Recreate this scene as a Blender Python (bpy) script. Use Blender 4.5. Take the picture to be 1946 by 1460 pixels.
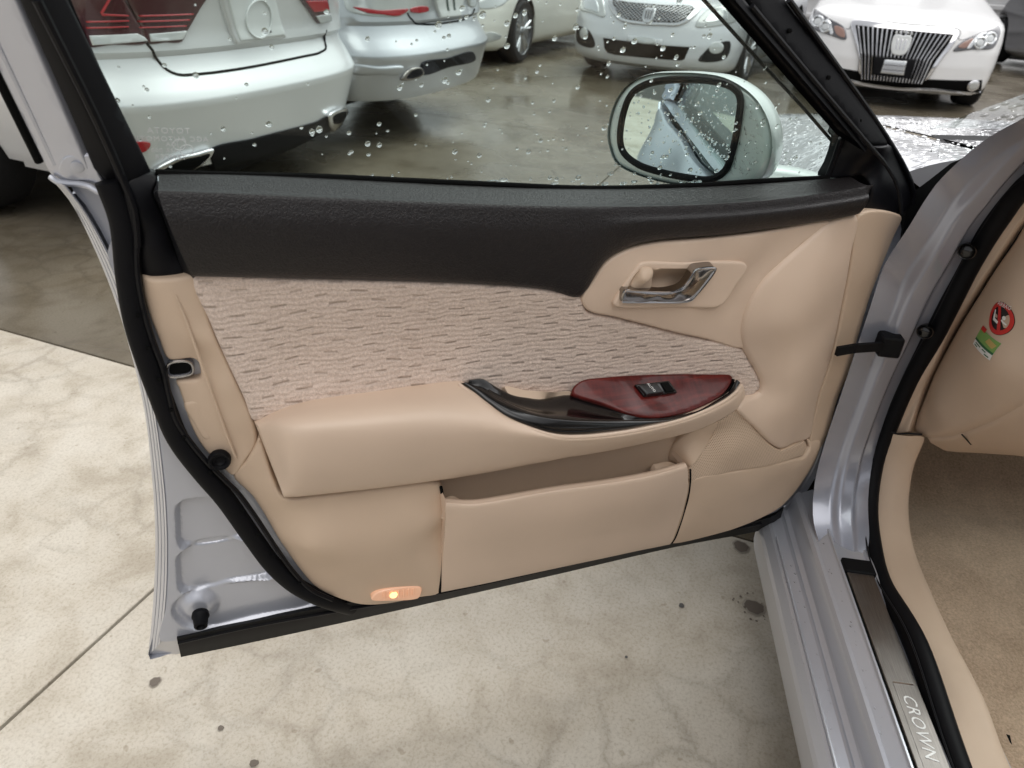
import bpy, bmesh, math, random
import numpy as np
from mathutils import Vector, Matrix
from mathutils.geometry import delaunay_2d_cdt

for o in list(bpy.data.objects): bpy.data.objects.remove(o, do_unlink=True)
SC = bpy.context.scene
COL = SC.collection
rad = math.radians

# ------------------------------------------------------------------ camera
cam_d = bpy.data.cameras.new('camera'); cam = bpy.data.objects.new('camera', cam_d); COL.objects.link(cam)
cam_d.sensor_width = 36.0; cam_d.lens = 36.0*1420.26/1946
cam_d.clip_start = .02; cam_d.clip_end = 600
yaw, pitch, roll = rad(15.01), rad(30.42), rad(3.91)
fw = Vector((math.cos(yaw)*math.cos(pitch), math.sin(yaw)*math.cos(pitch), -math.sin(pitch)))
rt = Vector((math.sin(yaw), -math.cos(yaw), 0)); up = rt.cross(fw)
r2 = rt*math.cos(roll)+up*math.sin(roll); u2 = -rt*math.sin(roll)+up*math.cos(roll)
cam.matrix_world = Matrix(((r2.x,u2.x,-fw.x,-1.193),(r2.y,u2.y,-fw.y,.249),(r2.z,u2.z,-fw.z,1.178),(0,0,0,1)))
cam_d.dof.use_dof = True; cam_d.dof.focus_distance = 1.12; cam_d.dof.aperture_fstop = 7.5
SC.camera = cam

# ------------------------------------------------------------------ light: overcast day
SUN_EL, SUN_ROT = rad(58), rad(120)
wd = bpy.data.worlds.new('World'); SC.world = wd; wd.use_nodes = True
nt = wd.node_tree; nt.nodes.clear()
sky = nt.nodes.new('ShaderNodeTexSky'); sky.sky_type = 'NISHITA'; sky.sun_disc = False
sky.sun_elevation = SUN_EL; sky.sun_rotation = SUN_ROT; sky.dust_density = 4; sky.air_density = 1.0; sky.ozone_density = 1.0
hs = nt.nodes.new('ShaderNodeHueSaturation'); hs.inputs['Saturation'].default_value = .10; hs.inputs['Value'].default_value = 1.0
bg = nt.nodes.new('ShaderNodeBackground'); bg.inputs['Strength'].default_value = .15
wo = nt.nodes.new('ShaderNodeOutputWorld')
nt.links.new(sky.outputs[0], hs.inputs['Color']); nt.links.new(hs.outputs[0], bg.inputs['Color']); nt.links.new(bg.outputs[0], wo.inputs[0])
sl = bpy.data.lights.new('sun', 'SUN'); sl.energy = .8; sl.angle = rad(45); sl.color = (1, .97, .93)
so = bpy.data.objects.new('sun', sl); COL.objects.link(so)
so.rotation_euler = (math.pi/2-SUN_EL, 0, rad(-65))
SC.view_settings.view_transform = 'Standard'; SC.view_settings.look = 'None'
SC.view_settings.exposure = 0.52; SC.view_settings.gamma = 1; SC.view_settings.use_curve_mapping = False

# ------------------------------------------------------------------ materials
MATS = {}
def mat(name, col=(.5,.5,.5), rough=.5, metal=0., coat=0., spec=.5, emit=None, estr=0, trans=0, ior=1.5, sheen=0):
    m = bpy.data.materials.new(name); m.use_nodes = True
    b = m.node_tree.nodes['Principled BSDF']
    b.inputs['Base Color'].default_value = (*col, 1); b.inputs['Roughness'].default_value = rough
    b.inputs['Metallic'].default_value = metal; b.inputs['Coat Weight'].default_value = coat; b.inputs['Coat Roughness'].default_value = .06
    b.inputs['Specular IOR Level'].default_value = spec; b.inputs['IOR'].default_value = ior
    b.inputs['Transmission Weight'].default_value = trans; b.inputs['Sheen Weight'].default_value = sheen
    if emit: b.inputs['Emission Color'].default_value = (*emit, 1); b.inputs['Emission Strength'].default_value = estr
    MATS[name] = m; return m
class N:
    """tiny node builder on a material"""
    def __init__(s, m): s.m = m; s.t = m.node_tree; s.b = s.t.nodes['Principled BSDF']
    def n(s, typ, **kw):
        x = s.t.nodes.new(typ)
        for k, v in kw.items():
            if k.startswith('i_'): x.inputs[k[2:].replace('_', ' ')].default_value = v
            else: setattr(x, k, v)
        return x
    def l(s, a, b): s.t.links.new(a, b)
    def coord(s): return s.n('ShaderNodeTexCoord').outputs['Object']
    def noise(s, scale, detail=3, rough=.5, vec=None, dist=0):
        x = s.n('ShaderNodeTexNoise'); x.inputs['Scale'].default_value = scale; x.inputs['Detail'].default_value = detail
        x.inputs['Roughness'].default_value = rough; x.inputs['Distortion'].default_value = dist
        s.l(vec or s.coord(), x.inputs['Vector']); return x.outputs['Fac']
    def ramp(s, fac, stops):
        x = s.n('ShaderNodeValToRGB'); r = x.color_ramp
        while len(r.elements) < len(stops): r.elements.new(.5)
        for e, (p_, c) in zip(r.elements, stops): e.position = p_; e.color = (*c, 1) if len(c) == 3 else c
        s.l(fac, x.inputs[0]); return x.outputs[0]
    def mix(s, fac, a, b, mode='MIX'):
        x = s.n('ShaderNodeMix', data_type='RGBA', blend_type=mode)
        for sock, v in ((x.inputs[0], fac), (x.inputs[6], a), (x.inputs[7], b)):
            if hasattr(v, 'is_linked') or isinstance(v, bpy.types.NodeSocket): s.l(v, sock)
            else: sock.default_value = v if not isinstance(v, tuple) else ((*v, 1) if len(v) == 3 else v)
        return x.outputs[2]
    def math(s, op, a, b=None, c=None):
        x = s.n('ShaderNodeMath', operation=op)
        for i, v in enumerate((a, b, c)):
            if v is None: continue
            if isinstance(v, bpy.types.NodeSocket): s.l(v, x.inputs[i])
            else: x.inputs[i].default_value = v
        return x.outputs[0]
    def bump(s, h, strength=.3, dist=.001, prev=None):
        x = s.n('ShaderNodeBump'); x.inputs['Strength'].default_value = strength; x.inputs['Distance'].default_value = dist
        s.l(h, x.inputs['Height'])
        if prev: s.l(prev, x.inputs['Normal'])
        s.l(x.outputs[0], s.b.inputs['Normal']); return x.outputs[0]
    def base(s, c): s.l(c, s.b.inputs['Base Color'])
    def rough(s, c): s.l(c, s.b.inputs['Roughness'])
    def xyz(s, vec=None):
        x = s.n('ShaderNodeSeparateXYZ'); s.l(vec or s.coord(), x.inputs[0]); return x.outputs

def leather(name, col, rough, scale, strength, var=.08, spec=.4):
    m = mat(name, col, rough, spec=spec); k = N(m)
    v = k.n('ShaderNodeTexVoronoi', feature='DISTANCE_TO_EDGE'); v.inputs['Scale'].default_value = scale
    w = k.n('ShaderNodeMix', data_type='VECTOR'); co = k.coord()
    nn = k.n('ShaderNodeTexNoise'); nn.inputs['Scale'].default_value = scale*.6; k.l(co, nn.inputs['Vector'])
    w.inputs[0].default_value = .012; k.l(co, w.inputs[4]); k.l(nn.outputs['Color'], w.inputs[5]); k.l(w.outputs[1], v.inputs['Vector'])
    e = k.math('MINIMUM', v.outputs['Distance'], .22)
    k.bump(e, strength, .0011)
    f = k.noise(7, 4); lo = tuple(c*(1-var) for c in col); hi = tuple(min(1, c*(1+var)) for c in col)
    k.base(k.ramp(f, [(.3, lo), (.7, hi)]))
    return m
leather('dark_pad', (.0150,.0128,.0132), .40, 230, 1.0, .10, .36)
leather('beige_leather', (.66,.51,.395), .42, 420, .20, .03, .5)
leather('beige_plastic', (.61,.465,.345), .52, 480, .34, .05, .4)
leather('beige_dash', (.56,.425,.32), .5, 700, .12, .05, .4)
# woven seat cloth with short recessed dashes, their shadow mixed in as darker colour
m = mat('door_cloth', (.56,.44,.35), .9, spec=.15, sheen=.3); k = N(m)
X, Y, Z = k.xyz()
wob = k.math('MULTIPLY', k.math('SUBTRACT', k.noise(6, 2), .5), .045)
zz = k.math('ADD', k.math('ADD', Z, wob), k.math('MULTIPLY', X, .07))
v = k.math('DIVIDE', zz, .0130); row = k.math('FLOOR', v); fv = k.math('FRACT', v)
wn = k.n('ShaderNodeTexWhiteNoise', noise_dimensions='1D'); k.l(row, wn.inputs['W'])
u = k.math('ADD', k.math('DIVIDE', X, .044), k.math('ADD', k.math('MULTIPLY', k.math('FLOORED_MODULO', row, 2), .5), k.math('MULTIPLY', wn.outputs['Value'], .35))); cell = k.math('FLOOR', u); fu = k.math('FRACT', u)
slope = k.math('MULTIPLY', k.math('SUBTRACT', fu, .3), -.26)
cv = k.math('ABSOLUTE', k.math('SUBTRACT', k.math('ADD', fv, slope), .5))
mv = k.math('SUBTRACT', 1, k.math('MINIMUM', k.math('DIVIDE', cv, .19), 1))
wn2 = k.n('ShaderNodeTexWhiteNoise', noise_dimensions='2D'); cb = k.n('ShaderNodeCombineXYZ'); k.l(cell, cb.inputs[0]); k.l(row, cb.inputs[1]); k.l(cb.outputs[0], wn2.inputs['Vector'])
ln = k.math('ADD', .28, k.math('MULTIPLY', wn2.outputs['Value'], .18))
mu = k.math('LESS_THAN', fu, ln)
dash = k.math('MULTIPLY', k.math('MULTIPLY', mv, mu), k.math('ADD', .62, k.math('MULTIPLY', wn2.outputs['Value'], .38)))
weave = k.noise(900, 2, .7); wave2 = k.noise(330, 3, .7)
wr = k.n('ShaderNodeTexWave', wave_type='BANDS', bands_direction='Z', wave_profile='SIN'); wr.inputs['Scale'].default_value = 45; wr.inputs['Distortion'].default_value = 6; wr.inputs['Detail'].default_value = 2; wr.inputs['Detail Scale'].default_value = 1.2
k.l(k.coord(), wr.inputs['Vector'])
c1 = k.ramp(k.math('ADD', k.math('MULTIPLY', weave, .5), k.math('MULTIPLY', wave2, .5)), [(.32, (.45,.345,.285)), (.64, (.80,.665,.575))])
c2 = k.mix(k.math('MULTIPLY', dash, .50), c1, (.29,.215,.17)); k.base(c2)
hgt = k.math('SUBTRACT', k.math('ADD', k.math('MULTIPLY', k.math('ADD', weave, wave2), .30), k.math('MULTIPLY', wr.outputs['Fac'], .35)), k.math('MULTIPLY', dash, 1.2))
k.bump(hgt, .8, .0016)
# perforated loudspeaker cover
m = mat('speaker_perforated', (.61,.465,.345), .5); k = N(m)
X, Y, Z = k.xyz()
def dots(k, A, B, p):
    a = k.math('DIVIDE', A, p); b = k.math('DIVIDE', B, p*.866)
    off = k.math('MULTIPLY', k.math('FLOORED_MODULO', k.math('FLOOR', b), 2), .5)
    fa = k.math('SUBTRACT', k.math('FRACT', k.math('ADD', a, off)), .5); fb = k.math('SUBTRACT', k.math('FRACT', b), .5)
    d = k.math('SQRT', k.math('ADD', k.math('MULTIPLY', fa, fa), k.math('MULTIPLY', fb, fb)))
    return k.math('LESS_THAN', d, .27)
dd = dots(k, X, Z, .0030)
k.base(k.mix(dd, (.61,.465,.345), (.30,.22,.155))); k.bump(k.math('SUBTRACT', 1, dd), .5, .0008)

def paint(name, col, metal=.6, rough=.3, coat=.7, flake=.03):
    m = mat(name, col, rough, metal, coat); k = N(m)
    f = k.noise(2.5, 3); k.base(k.ramp(f, [(.3, tuple(c*(1-flake) for c in col)), (.7, tuple(min(1, c*(1+flake)) for c in col))]))
    return m
paint('silver_paint', (.505,.520,.575), .35, .30, .45)
paint('silver_jamb_shaded', (.33,.345,.405), .40, .27, .6, .06)  # darker copy of the body silver, the pillar's shade put into its colour
paint('pearl_silver', (.70,.71,.72), .35, .35, .6)
paint('cool_silver', (.56,.58,.61), .7, .32, .5)
paint('cream_white', (.80,.79,.73), 0, .35, .7)
paint('pale_silver', (.74,.76,.79), .35, .32, .6)
paint('snow_white', (.84,.84,.84), 0, .3, .8)
paint('charcoal_paint', (.13,.13,.14), .6, .3, .8)
# wet bonnet: standing beads of water as fine relief
m = paint('wet_silver_paint', (.66,.66,.69), .5, .22, 1.0); k = N(m)
v = k.n('ShaderNodeTexVoronoi', feature='SMOOTH_F1'); v.inputs['Scale'].default_value = 55; v.inputs['Smoothness'].default_value = .4; k.l(k.coord(), v.inputs['Vector'])
bd = k.math('MAXIMUM', k.math('SUBTRACT', .42, v.outputs['Distance']), 0)
bmp = k.bump(k.math('ADD', k.math('MULTIPLY', bd, 2.2), k.math('MULTIPLY', k.noise(9, 3), .5)), .55, .012); k.l(bmp, k.b.inputs['Coat Normal'])

m = mat('rubber', (.0040,.0040,.0052), .55, spec=.14); k = N(m); k.bump(k.noise(900, 2), .12, .0006)
m = mat('frame_black', (.0045,.0045,.0060), .40, spec=.20); k = N(m); k.bump(k.noise(1200, 2), .12, .0005)
m = mat('frame_dark', (.0095,.0098,.0115), .5, spec=.22)
mat('gloss_black', (.004,.0035,.0035), .20, coat=.25, spec=.4)
mat('satin_black', (.012,.012,.013), .38)
mat('plastic_black', (.0055,.0055,.0065), .6, spec=.14)
mat('void_black', (.004,.004,.004), .9, spec=.1)
mat('chrome', (.74,.74,.76), .12, 1.)
mat('satin_chrome', (.62,.62,.64), .24, 1.)
mat('dark_chrome', (.35,.33,.31), .12, 1.)
m = mat('brushed_steel', (.36,.33,.31), .36, 1.); k = N(m)
mp = k.n('ShaderNodeMapping'); mp.inputs['Scale'].default_value = (1.2, 60, 60); k.l(k.coord(), mp.inputs['Vector'])
sc_ = k.noise(30, 4, .6, mp.outputs[0]); k.base(k.ramp(sc_, [(.3, (.17,.155,.145)), (.7, (.27,.25,.235))])); k.rough(k.ramp(k.noise(16, 4), [(.35, (.38,.38,.38)), (.7, (.55,.55,.55))]))
mat('etched_light', (.64,.63,.62), .5, .4)
# rosewood-coloured lacquer
m = mat('red_wood', (.14,.02,.015), .24, coat=.14, spec=.22); k = N(m)
mp = k.n('ShaderNodeMapping'); mp.inputs['Scale'].default_value = (1.0, 7, 14); mp.inputs['Rotation'].default_value = (0, 0, .08); k.l(k.coord(), mp.inputs['Vector'])
g1 = k.noise(9, 6, .62, mp.outputs[0], .8)
mp2 = k.n('ShaderNodeMapping'); mp2.inputs['Scale'].default_value = (9, 1.2, 1.2); k.l(k.coord(), mp2.inputs['Vector'])
g2 = k.noise(16, 4, .6, mp2.outputs[0], .5)
k.base(k.mix(.55, k.ramp(g1, [(.3, (.026,.003,.003)), (.5, (.090,.009,.008)), (.70, (.20,.024,.016))]), k.ramp(g2, [(.3, (.035,.005,.004)), (.7, (.115,.014,.011))])))
# carpet
m = mat('carpet', (.20,.145,.10), .95, spec=.1, sheen=.3); k = N(m)
f = k.noise(230, 4, .75); f2 = k.noise(14, 4, .6)
k.base(k.mix(.45, k.ramp(f, [(.3, (.30,.195,.12)), (.7, (.88,.67,.48))]), k.ramp(f2, [(.35, (.50,.355,.24)), (.65, (.74,.56,.40))]))); k.bump(f, .45, .006)
# lamps and glass
mat('lamp_clear', (.62,.64,.64), .12, .3, 1.0)
mat('lamp_silver', (.75,.77,.78), .16, .8)
mat('lamp_dark', (.10,.10,.11), .15, .3, 1.0)
mat('lamp_darkred', (.05,.006,.011), .12, 0, 1.0)
mat('lamp_red', (.36,.008,.016), .25, 0, .6)
mat('lamp_amber', (.34,.20,.16), .25, 0, .8)
mat('dark_glass', (.012,.014,.014), .04, 0, 0, .6)
m = mat('tyre', (.016,.016,.017), .75, spec=.3); k = N(m); k.bump(k.noise(120, 3), .4, .004)
mat('alloy', (.62,.63,.65), .25, .9)
mat('dark_alloy', (.10,.10,.11), .35, .7)
mat('plate_white', (.72,.74,.74), .5)
mat('plate_ink', (.06,.09,.08), .5)
mat('courtesy_lens', (.78,.50,.36), .25, 0, .5, emit=(1,.42,.18), estr=.14)
mat('courtesy_bulb', (1,.7,.4), .3, emit=(1,.62,.25), estr=1.0)
mat('sticker_red', (.55,.03,.025), .35); mat('sticker_black', (.012,.012,.012), .4); mat('sticker_white', (.78,.78,.76), .4); mat('sticker_green', (.20,.36,.10), .4); mat('sticker_dark_green', (.03,.13,.05), .4); mat('sticker_tan', (.50,.36,.12), .4)
def glass_mat(name, tint, f0=.035, rough=0.0):
    m = bpy.data.materials.new(name); m.use_nodes = True; t = m.node_tree; t.nodes.clear()
    tr = t.nodes.new('ShaderNodeBsdfTransparent'); tr.inputs[0].default_value = (*tint, 1)
    gl = t.nodes.new('ShaderNodeBsdfGlossy'); gl.inputs['Roughness'].default_value = rough
    lw = t.nodes.new('ShaderNodeLayerWeight'); lw.inputs[0].default_value = .5
    pw = t.nodes.new('ShaderNodeMath'); pw.operation = 'POWER'; pw.inputs[1].default_value = 5
    ma = t.nodes.new('ShaderNodeMath'); ma.operation = 'MULTIPLY_ADD'; ma.inputs[1].default_value = 1-f0; ma.inputs[2].default_value = f0
    mx = t.nodes.new('ShaderNodeMixShader'); ou = t.nodes.new('ShaderNodeOutputMaterial')
    t.links.new(lw.outputs['Facing'], pw.inputs[0]); t.links.new(pw.outputs[0], ma.inputs[0]); t.links.new(ma.outputs[0], mx.inputs[0])
    t.links.new(tr.outputs[0], mx.inputs[1]); t.links.new(gl.outputs[0], mx.inputs[2]); t.links.new(mx.outputs[0], ou.inputs[0])
    MATS[name] = m
glass_mat('window_glass', (.90,.955,.935), .03)
glass_mat('smoke_visor', (.55,.55,.54), .03)
mat('water', (1,1,1), .0, trans=1.0, ior=1.33)
mat('mirror_silver', (.80,.90,.90), .015, 1.)
mat('mirror_paint', (.55,.60,.58), .35, .3, .4)

def concrete(name, wet):
    m = mat(name, (.5,.46,.4), .8 if not wet else .3, spec=.4); k = N(m)
    co = k.n('ShaderNodeNewGeometry').outputs['Position']
    big = k.noise(.9, 5, .55, co); mid = k.noise(5.5, 6, .62, co, .4); fine = k.noise(150, 4, .75, co)
    if not wet: c = k.ramp(big, [(.30, (.44,.395,.325)), (.5, (.53,.487,.412)), (.70, (.60,.557,.482))])
    else: c = k.ramp(big, [(.30, (.125,.105,.075)), (.5, (.165,.142,.105)), (.72, (.24,.21,.165))])
    # blotches and map-crack staining
    st = k.ramp(mid, [(.36, (.70,.665,.61)), (.47, (.90,.88,.85)), (.58, (1,1,1))])
    c = k.mix(.8, c, st, 'MULTIPLY')
    dv = k.n('ShaderNodeMix', data_type='VECTOR'); dv.inputs[0].default_value = .12
    nz = k.n('ShaderNodeTexNoise'); nz.inputs['Scale'].default_value = 7; nz.inputs['Detail'].default_value = 6; nz.inputs['Roughness'].default_value = .65; k.l(co, nz.inputs['Vector'])
    k.l(co, dv.inputs[4]); k.l(nz.outputs['Color'], dv.inputs[5])
    vo = k.n('ShaderNodeTexVoronoi', feature='DISTANCE_TO_EDGE'); vo.inputs['Scale'].default_value = 8.5; k.l(dv.outputs[1], vo.inputs['Vector'])
    line = k.ramp(vo.outputs['Distance'], [(.0, (1,1,1)), (.03, (.60,.60,.60)), (.12, (0,0,0))])
    where = k.ramp(k.noise(1.3, 4, .6, co), [(.41, (0,0,0)), (.60, (1,1,1))])
    fac = k.math('MULTIPLY', k.math('MULTIPLY', line, where), .58)
    c = k.mix(fac, c, (.27,.235,.185) if not wet else (.09,.075,.055))
    # aggregate speckle
    sp = k.ramp(fine, [(.36, (.74,.72,.69)), (.52, (1,1,1)), (.70, (1.0,1.0,1.0))]); c = k.mix(.75, c, sp, 'MULTIPLY')
    pk = k.ramp(k.noise(42, 2, .5, co), [(.26, (.62,.58,.52)), (.31, (1,1,1))]); c = k.mix(.6, c, pk, 'MULTIPLY')
    k.base(c)
    k.bump(k.math('ADD', fine, k.math('MULTIPLY', mid, .6)), .25 if not wet else .08, .004)
    if wet: k.rough(k.ramp(k.noise(.7, 4, .6, co), [(.40, (.10,.10,.10)), (.62, (.42,.42,.42))]))
concrete('dry_concrete', False); concrete('wet_concrete', True)
mat('joint_dirt', (.05,.046,.04), .9)
mat('oil_stain', (.13,.105,.082), .6); mat('oil_halo', (.30,.265,.215), .7)
mat('dark_spot', (.06,.055,.05), .5)
m = mat('fence_sheet', (.66,.66,.67), .45, .1); k = N(m)
k.base(k.ramp(k.noise(1.2, 4), [(.3, (.58,.58,.59)), (.7, (.70,.70,.71))]))

# ------------------------------------------------------------------ mesh helpers
def mk(name, verts, faces, material, parent=None, smooth=True, ang=38):
    me = bpy.data.meshes.new(name); me.from_pydata([tuple(map(float, v)) for v in verts], [], [tuple(map(int, f)) for f in faces]); me.update()
    if smooth: me.polygons.foreach_set('use_smooth', [True]*len(me.polygons)); me.set_sharp_from_angle(angle=rad(ang))
    me.materials.append(MATS[material])
    o = bpy.data.objects.new(name, me); COL.objects.link(o)
    if parent: o.parent = parent
    return o
def merge(parts):
    V, F = [], []
    for v, f in parts:
        b = len(V); V += list(v); F += [tuple(i+b for i in q) for q in f]
    return V, F
def catmull(P, spacing, closed=True):
    P = np.array(P, float); n = len(P); out = []
    rng = range(n if closed else n-1)
    for i in rng:
        p0 = P[(i-1) % n] if closed or i > 0 else 2*P[0]-P[1]
        p1 = P[i]; p2 = P[(i+1) % n]
        p3 = P[(i+2) % n] if closed or i+2 < n else 2*P[-1]-P[-2]
        d = np.linalg.norm(p2-p1); m_ = max(1, int(math.ceil(d/spacing)))
        # centripetal tangents
        d01 = max(np.linalg.norm(p1-p0), 1e-6)**.5; d12 = max(d, 1e-6)**.5; d23 = max(np.linalg.norm(p3-p2), 1e-6)**.5
        m1 = (p2-p1)+d12*((p1-p0)/d01-(p2-p0)/(d01+d12)); m2 = (p2-p1)+d12*((p3-p2)/d23-(p3-p1)/(d12+d23))
        for j in range(m_):
            t = j/m_; out.append((2*t**3-3*t**2+1)*p1+(t**3-2*t**2+t)*m1+(-2*t**3+3*t**2)*p2+(t**3-t**2)*m2)
    if not closed: out.append(P[-1])
    return np.array(out)
def linear(P, spacing, closed=True):
    P = np.array(P, float); n = len(P); out = []
    for i in range(n if closed else n-1):
        a, b = P[i], P[(i+1) % n]; m_ = max(1, int(math.ceil(np.linalg.norm(b-a)/spacing)))
        out += [a+(b-a)*j/m_ for j in range(m_)]
    if not closed: out.append(P[-1])
    return np.array(out)
def poly_dist(Q, P):
    """distance of points Q to closed polyline P, and inside test"""
    Q = np.asarray(Q, float); A_ = np.asarray(P, float); B_ = np.roll(A_, -1, 0); AB = B_-A_; L = (AB**2).sum(1)+1e-18
    best = np.empty(len(Q)); ins = np.empty(len(Q), bool); st_ = max(1, int(1.5e6/len(A_)))
    for i in range(0, len(Q), st_):
        q = Q[i:i+st_]; qx, qy = q[:, :1], q[:, 1:]
        dx = qx-A_[:, 0]; dy = qy-A_[:, 1]; t = np.clip((dx*AB[:, 0]+dy*AB[:, 1])/L, 0, 1)
        best[i:i+st_] = np.sqrt(((dx-t*AB[:, 0])**2+(dy-t*AB[:, 1])**2).min(1))
        c = (A_[:, 1] > qy) != (B_[:, 1] > qy)
        xi = AB[:, 0]*(qy-A_[:, 1])/np.where(np.abs(AB[:, 1]) < 1e-15, 1e-15, AB[:, 1])+A_[:, 0]
        ins[i:i+st_] = (c & (qx < xi)).sum(1) % 2 == 1
    return best, ins
def tps(xy, h, lam=1e-7):
    xy = np.array(xy, float); h = np.array(h, float); n = len(xy)
    s = np.abs(xy-xy.mean(0)).max()+1e-9; c = xy.mean(0); X_ = (xy-c)/s
    def phi(r2): return .5*r2*np.log(r2+1e-12)
    K = phi(((X_[:, None]-X_[None])**2).sum(-1))+lam*np.eye(n)
    P_ = np.c_[np.ones(n), X_]
    M = np.zeros((n+3, n+3)); M[:n, :n] = K; M[:n, n:] = P_; M[n:, :n] = P_.T
    sol = np.linalg.lstsq(M, np.r_[h, 0, 0, 0], rcond=None)[0]
    def f(Q):
        Q_ = (np.array(Q, float)-c)/s
        return phi(((Q_[:, None]-X_[None])**2).sum(-1))@sol[:n]+np.c_[np.ones(len(Q_)), Q_]@sol[n:]
    return f
def mesh2d(P, res, r, hole=None):
    """triangulate closed polygon P (dense) -> points, tris, distance to edge; first len(P) points are the outline"""
    P = np.array(P, float); area = .5*np.sum(P[:, 0]*np.roll(P[:, 1], -1)-np.roll(P[:, 0], -1)*P[:, 1])
    if area < 0: P = P[::-1].copy()
    pts = [P]
    tan = np.roll(P, -1, 0)-np.roll(P, 1, 0); nrm = np.c_[-tan[:, 1], tan[:, 0]]; nrm /= np.linalg.norm(nrm, axis=1)[:, None]+1e-12
    for f in ((.12, .35, .65, 1.) if r > 0 else ()):
        Q = P+nrm*(r*f); d, ins = poly_dist(Q, P); pts.append(Q[ins & (d > r*f*.93)])
    lo, hi = P.min(0), P.max(0)
    xs = np.arange(lo[0], hi[0], res); ys = np.arange(lo[1], hi[1], res*.866)
    g = np.array([(x+(res*.5 if j % 2 else 0), y) for j, y in enumerate(ys) for x in xs])
    if len(g):
        d, ins = poly_dist(g, P); pts.append(g[ins & (d > max(r*1.15, 0)+res*.35)])
    A_ = np.concatenate(pts); n0 = len(P)
    ed = [(i, (i+1) % n0) for i in range(n0)]
    if hole is not None:
        dh, ih = poly_dist(A_, hole); keep = ~ih & (dh > res*.25); keep[:n0] = True; A_ = A_[keep]; b_ = len(A_)
        A_ = np.r_[A_, hole]; ed += [(b_+i, b_+(i+1) % len(hole)) for i in range(len(hole))]
    vo, eo, fo, ov, oe, of = delaunay_2d_cdt([Vector(a) for a in A_], ed, [], 1, 1e-6)
    V = np.array([tuple(v) for v in vo]); F = [tuple(f) for f in fo]
    d, ins = poly_dist(V, P)
    if hole is not None:
        cen = np.array([V[list(f)].mean(0) for f in F]); dc, ic = poly_dist(cen, hole); F = [f for f, q in zip(F, ic) if not q]
    # outline ring in order
    where = {}
    for i, o_ in enumerate(ov):
        for q in o_:
            if q < n0: where[q] = i
    ring = []
    for i in range(n0):
        if i in where and (not ring or ring[-1] != where[i]): ring.append(where[i])
    return V, F, d, ring
def rdrop(d, r):
    if r <= 0: return np.zeros_like(d)
    t = np.clip(1-d/r, 0, 1); return r*(1-np.sqrt(np.maximum(1-t*t, 0)))
def patch(name, outline, material, parent, ctrl=(), r=.004, thick=.012, res=.012, nref=(0, 1, .35), sharp=False, relief=None, drop=1.0, parts=None, lam=4e-4, space=None, hole=None):
    """curved panel through a 3-D outline and inner control points, with rolled edges and a skirt behind"""
    O = np.array(outline, float); Cn = np.array(ctrl, float).reshape(-1, 3); allp = np.r_[O, Cn]
    c = O.mean(0); _, _, vt = np.linalg.svd(O-c, full_matrices=False); nvec = vt[2]
    if nvec @ np.array(nref) < 0: nvec = -nvec
    e1 = vt[0]; e2 = np.cross(nvec, e1)
    f2 = lambda P3: np.c_[(P3-c)@e1, (P3-c)@e2]
    D3 = (linear if sharp else catmull)(O, space or res*.7)
    f = tps(f2(allp), (allp-c)@nvec, lam)
    V, F, d, ring = mesh2d(f2(D3), res, r, None if hole is None else f2(catmull(hole, space or res*.7)))
    h = f(V)-drop*rdrop(d, r)
    if relief: h = h+relief(c+V[:, :1]*e1+V[:, 1:]*e2+h[:, None]*nvec, d)
    P3 = c+V[:, :1]*e1+V[:, 1:]*e2+h[:, None]*nvec
    if F:   # orient towards nvec
        a, b, c_ = (V[i] for i in F[0])
        if (b[0]-a[0])*(c_[1]-a[1])-(b[1]-a[1])*(c_[0]-a[0]) < 0: F = [q[::-1] for q in F]
    verts = list(P3); faces = list(F); b0 = len(verts)
    verts += [P3[i] for i in ring]; b1 = len(verts); verts += [P3[i]-nvec*thick for i in ring]; m_ = len(ring)
    faces += [(b0+i, b1+i, b1+(i+1) % m_, b0+(i+1) % m_) for i in range(m_)]
    if parts is not None: parts.append((verts, faces)); return
    return mk(name, verts, faces, material, parent)
def frames(P, closed=False, ref=(0, 0, 1)):
    P = np.array(P, float); n = len(P)
    T = np.roll(P, -1, 0)-np.roll(P, 1, 0)
    if not closed: T[0] = P[1]-P[0]; T[-1] = P[-1]-P[-2]
    T /= np.linalg.norm(T, axis=1)[:, None]+1e-12
    ref = np.array(ref, float); B = np.cross(T, ref); bn = np.linalg.norm(B, axis=1)[:, None]; B = B/(bn+1e-9); Nn = np.cross(B, T)
    return T, B, Nn
def sweep_geo(path, prof, ref=(0, 0, 1), closed_path=False, closed_prof=True, caps=True):
    """profile points (a along binormal, b along normal) swept on a path"""
    P = np.array(path, float); T, B, Nn = frames(P, closed_path, ref); k_ = len(prof); n = len(P); V = []
    for i in range(n):
        for a, b in prof: V.append(P[i]+B[i]*a+Nn[i]*b)
    F = []
    for i in range(n if closed_path else n-1):
        for j in range(k_ if closed_prof else k_-1):
            a = i*k_+j; b = i*k_+(j+1) % k_; c = ((i+1) % n)*k_+(j+1) % k_; d = ((i+1) % n)*k_+j; F.append((a, b, c, d))
    if caps and closed_prof and not closed_path: F.append(tuple(range(k_))[::-1]); F.append(tuple(range((n-1)*k_, n*k_)))
    return V, F
def circ(r, n=10, sx=1, sy=1): return [(r*sx*math.cos(2*math.pi*i/n), r*sy*math.sin(2*math.pi*i/n)) for i in range(n)]
def tube(name, path, r, material, parent, n=10, closed=False, ref=(0, 0, 1), sx=1, sy=1, spacing=None):
    p_ = catmull(path, spacing, closed) if spacing else np.array(path, float)
    v, f = sweep_geo(p_, circ(r, n, sx, sy), ref, closed); return mk(name, v, f, material, parent)
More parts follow.
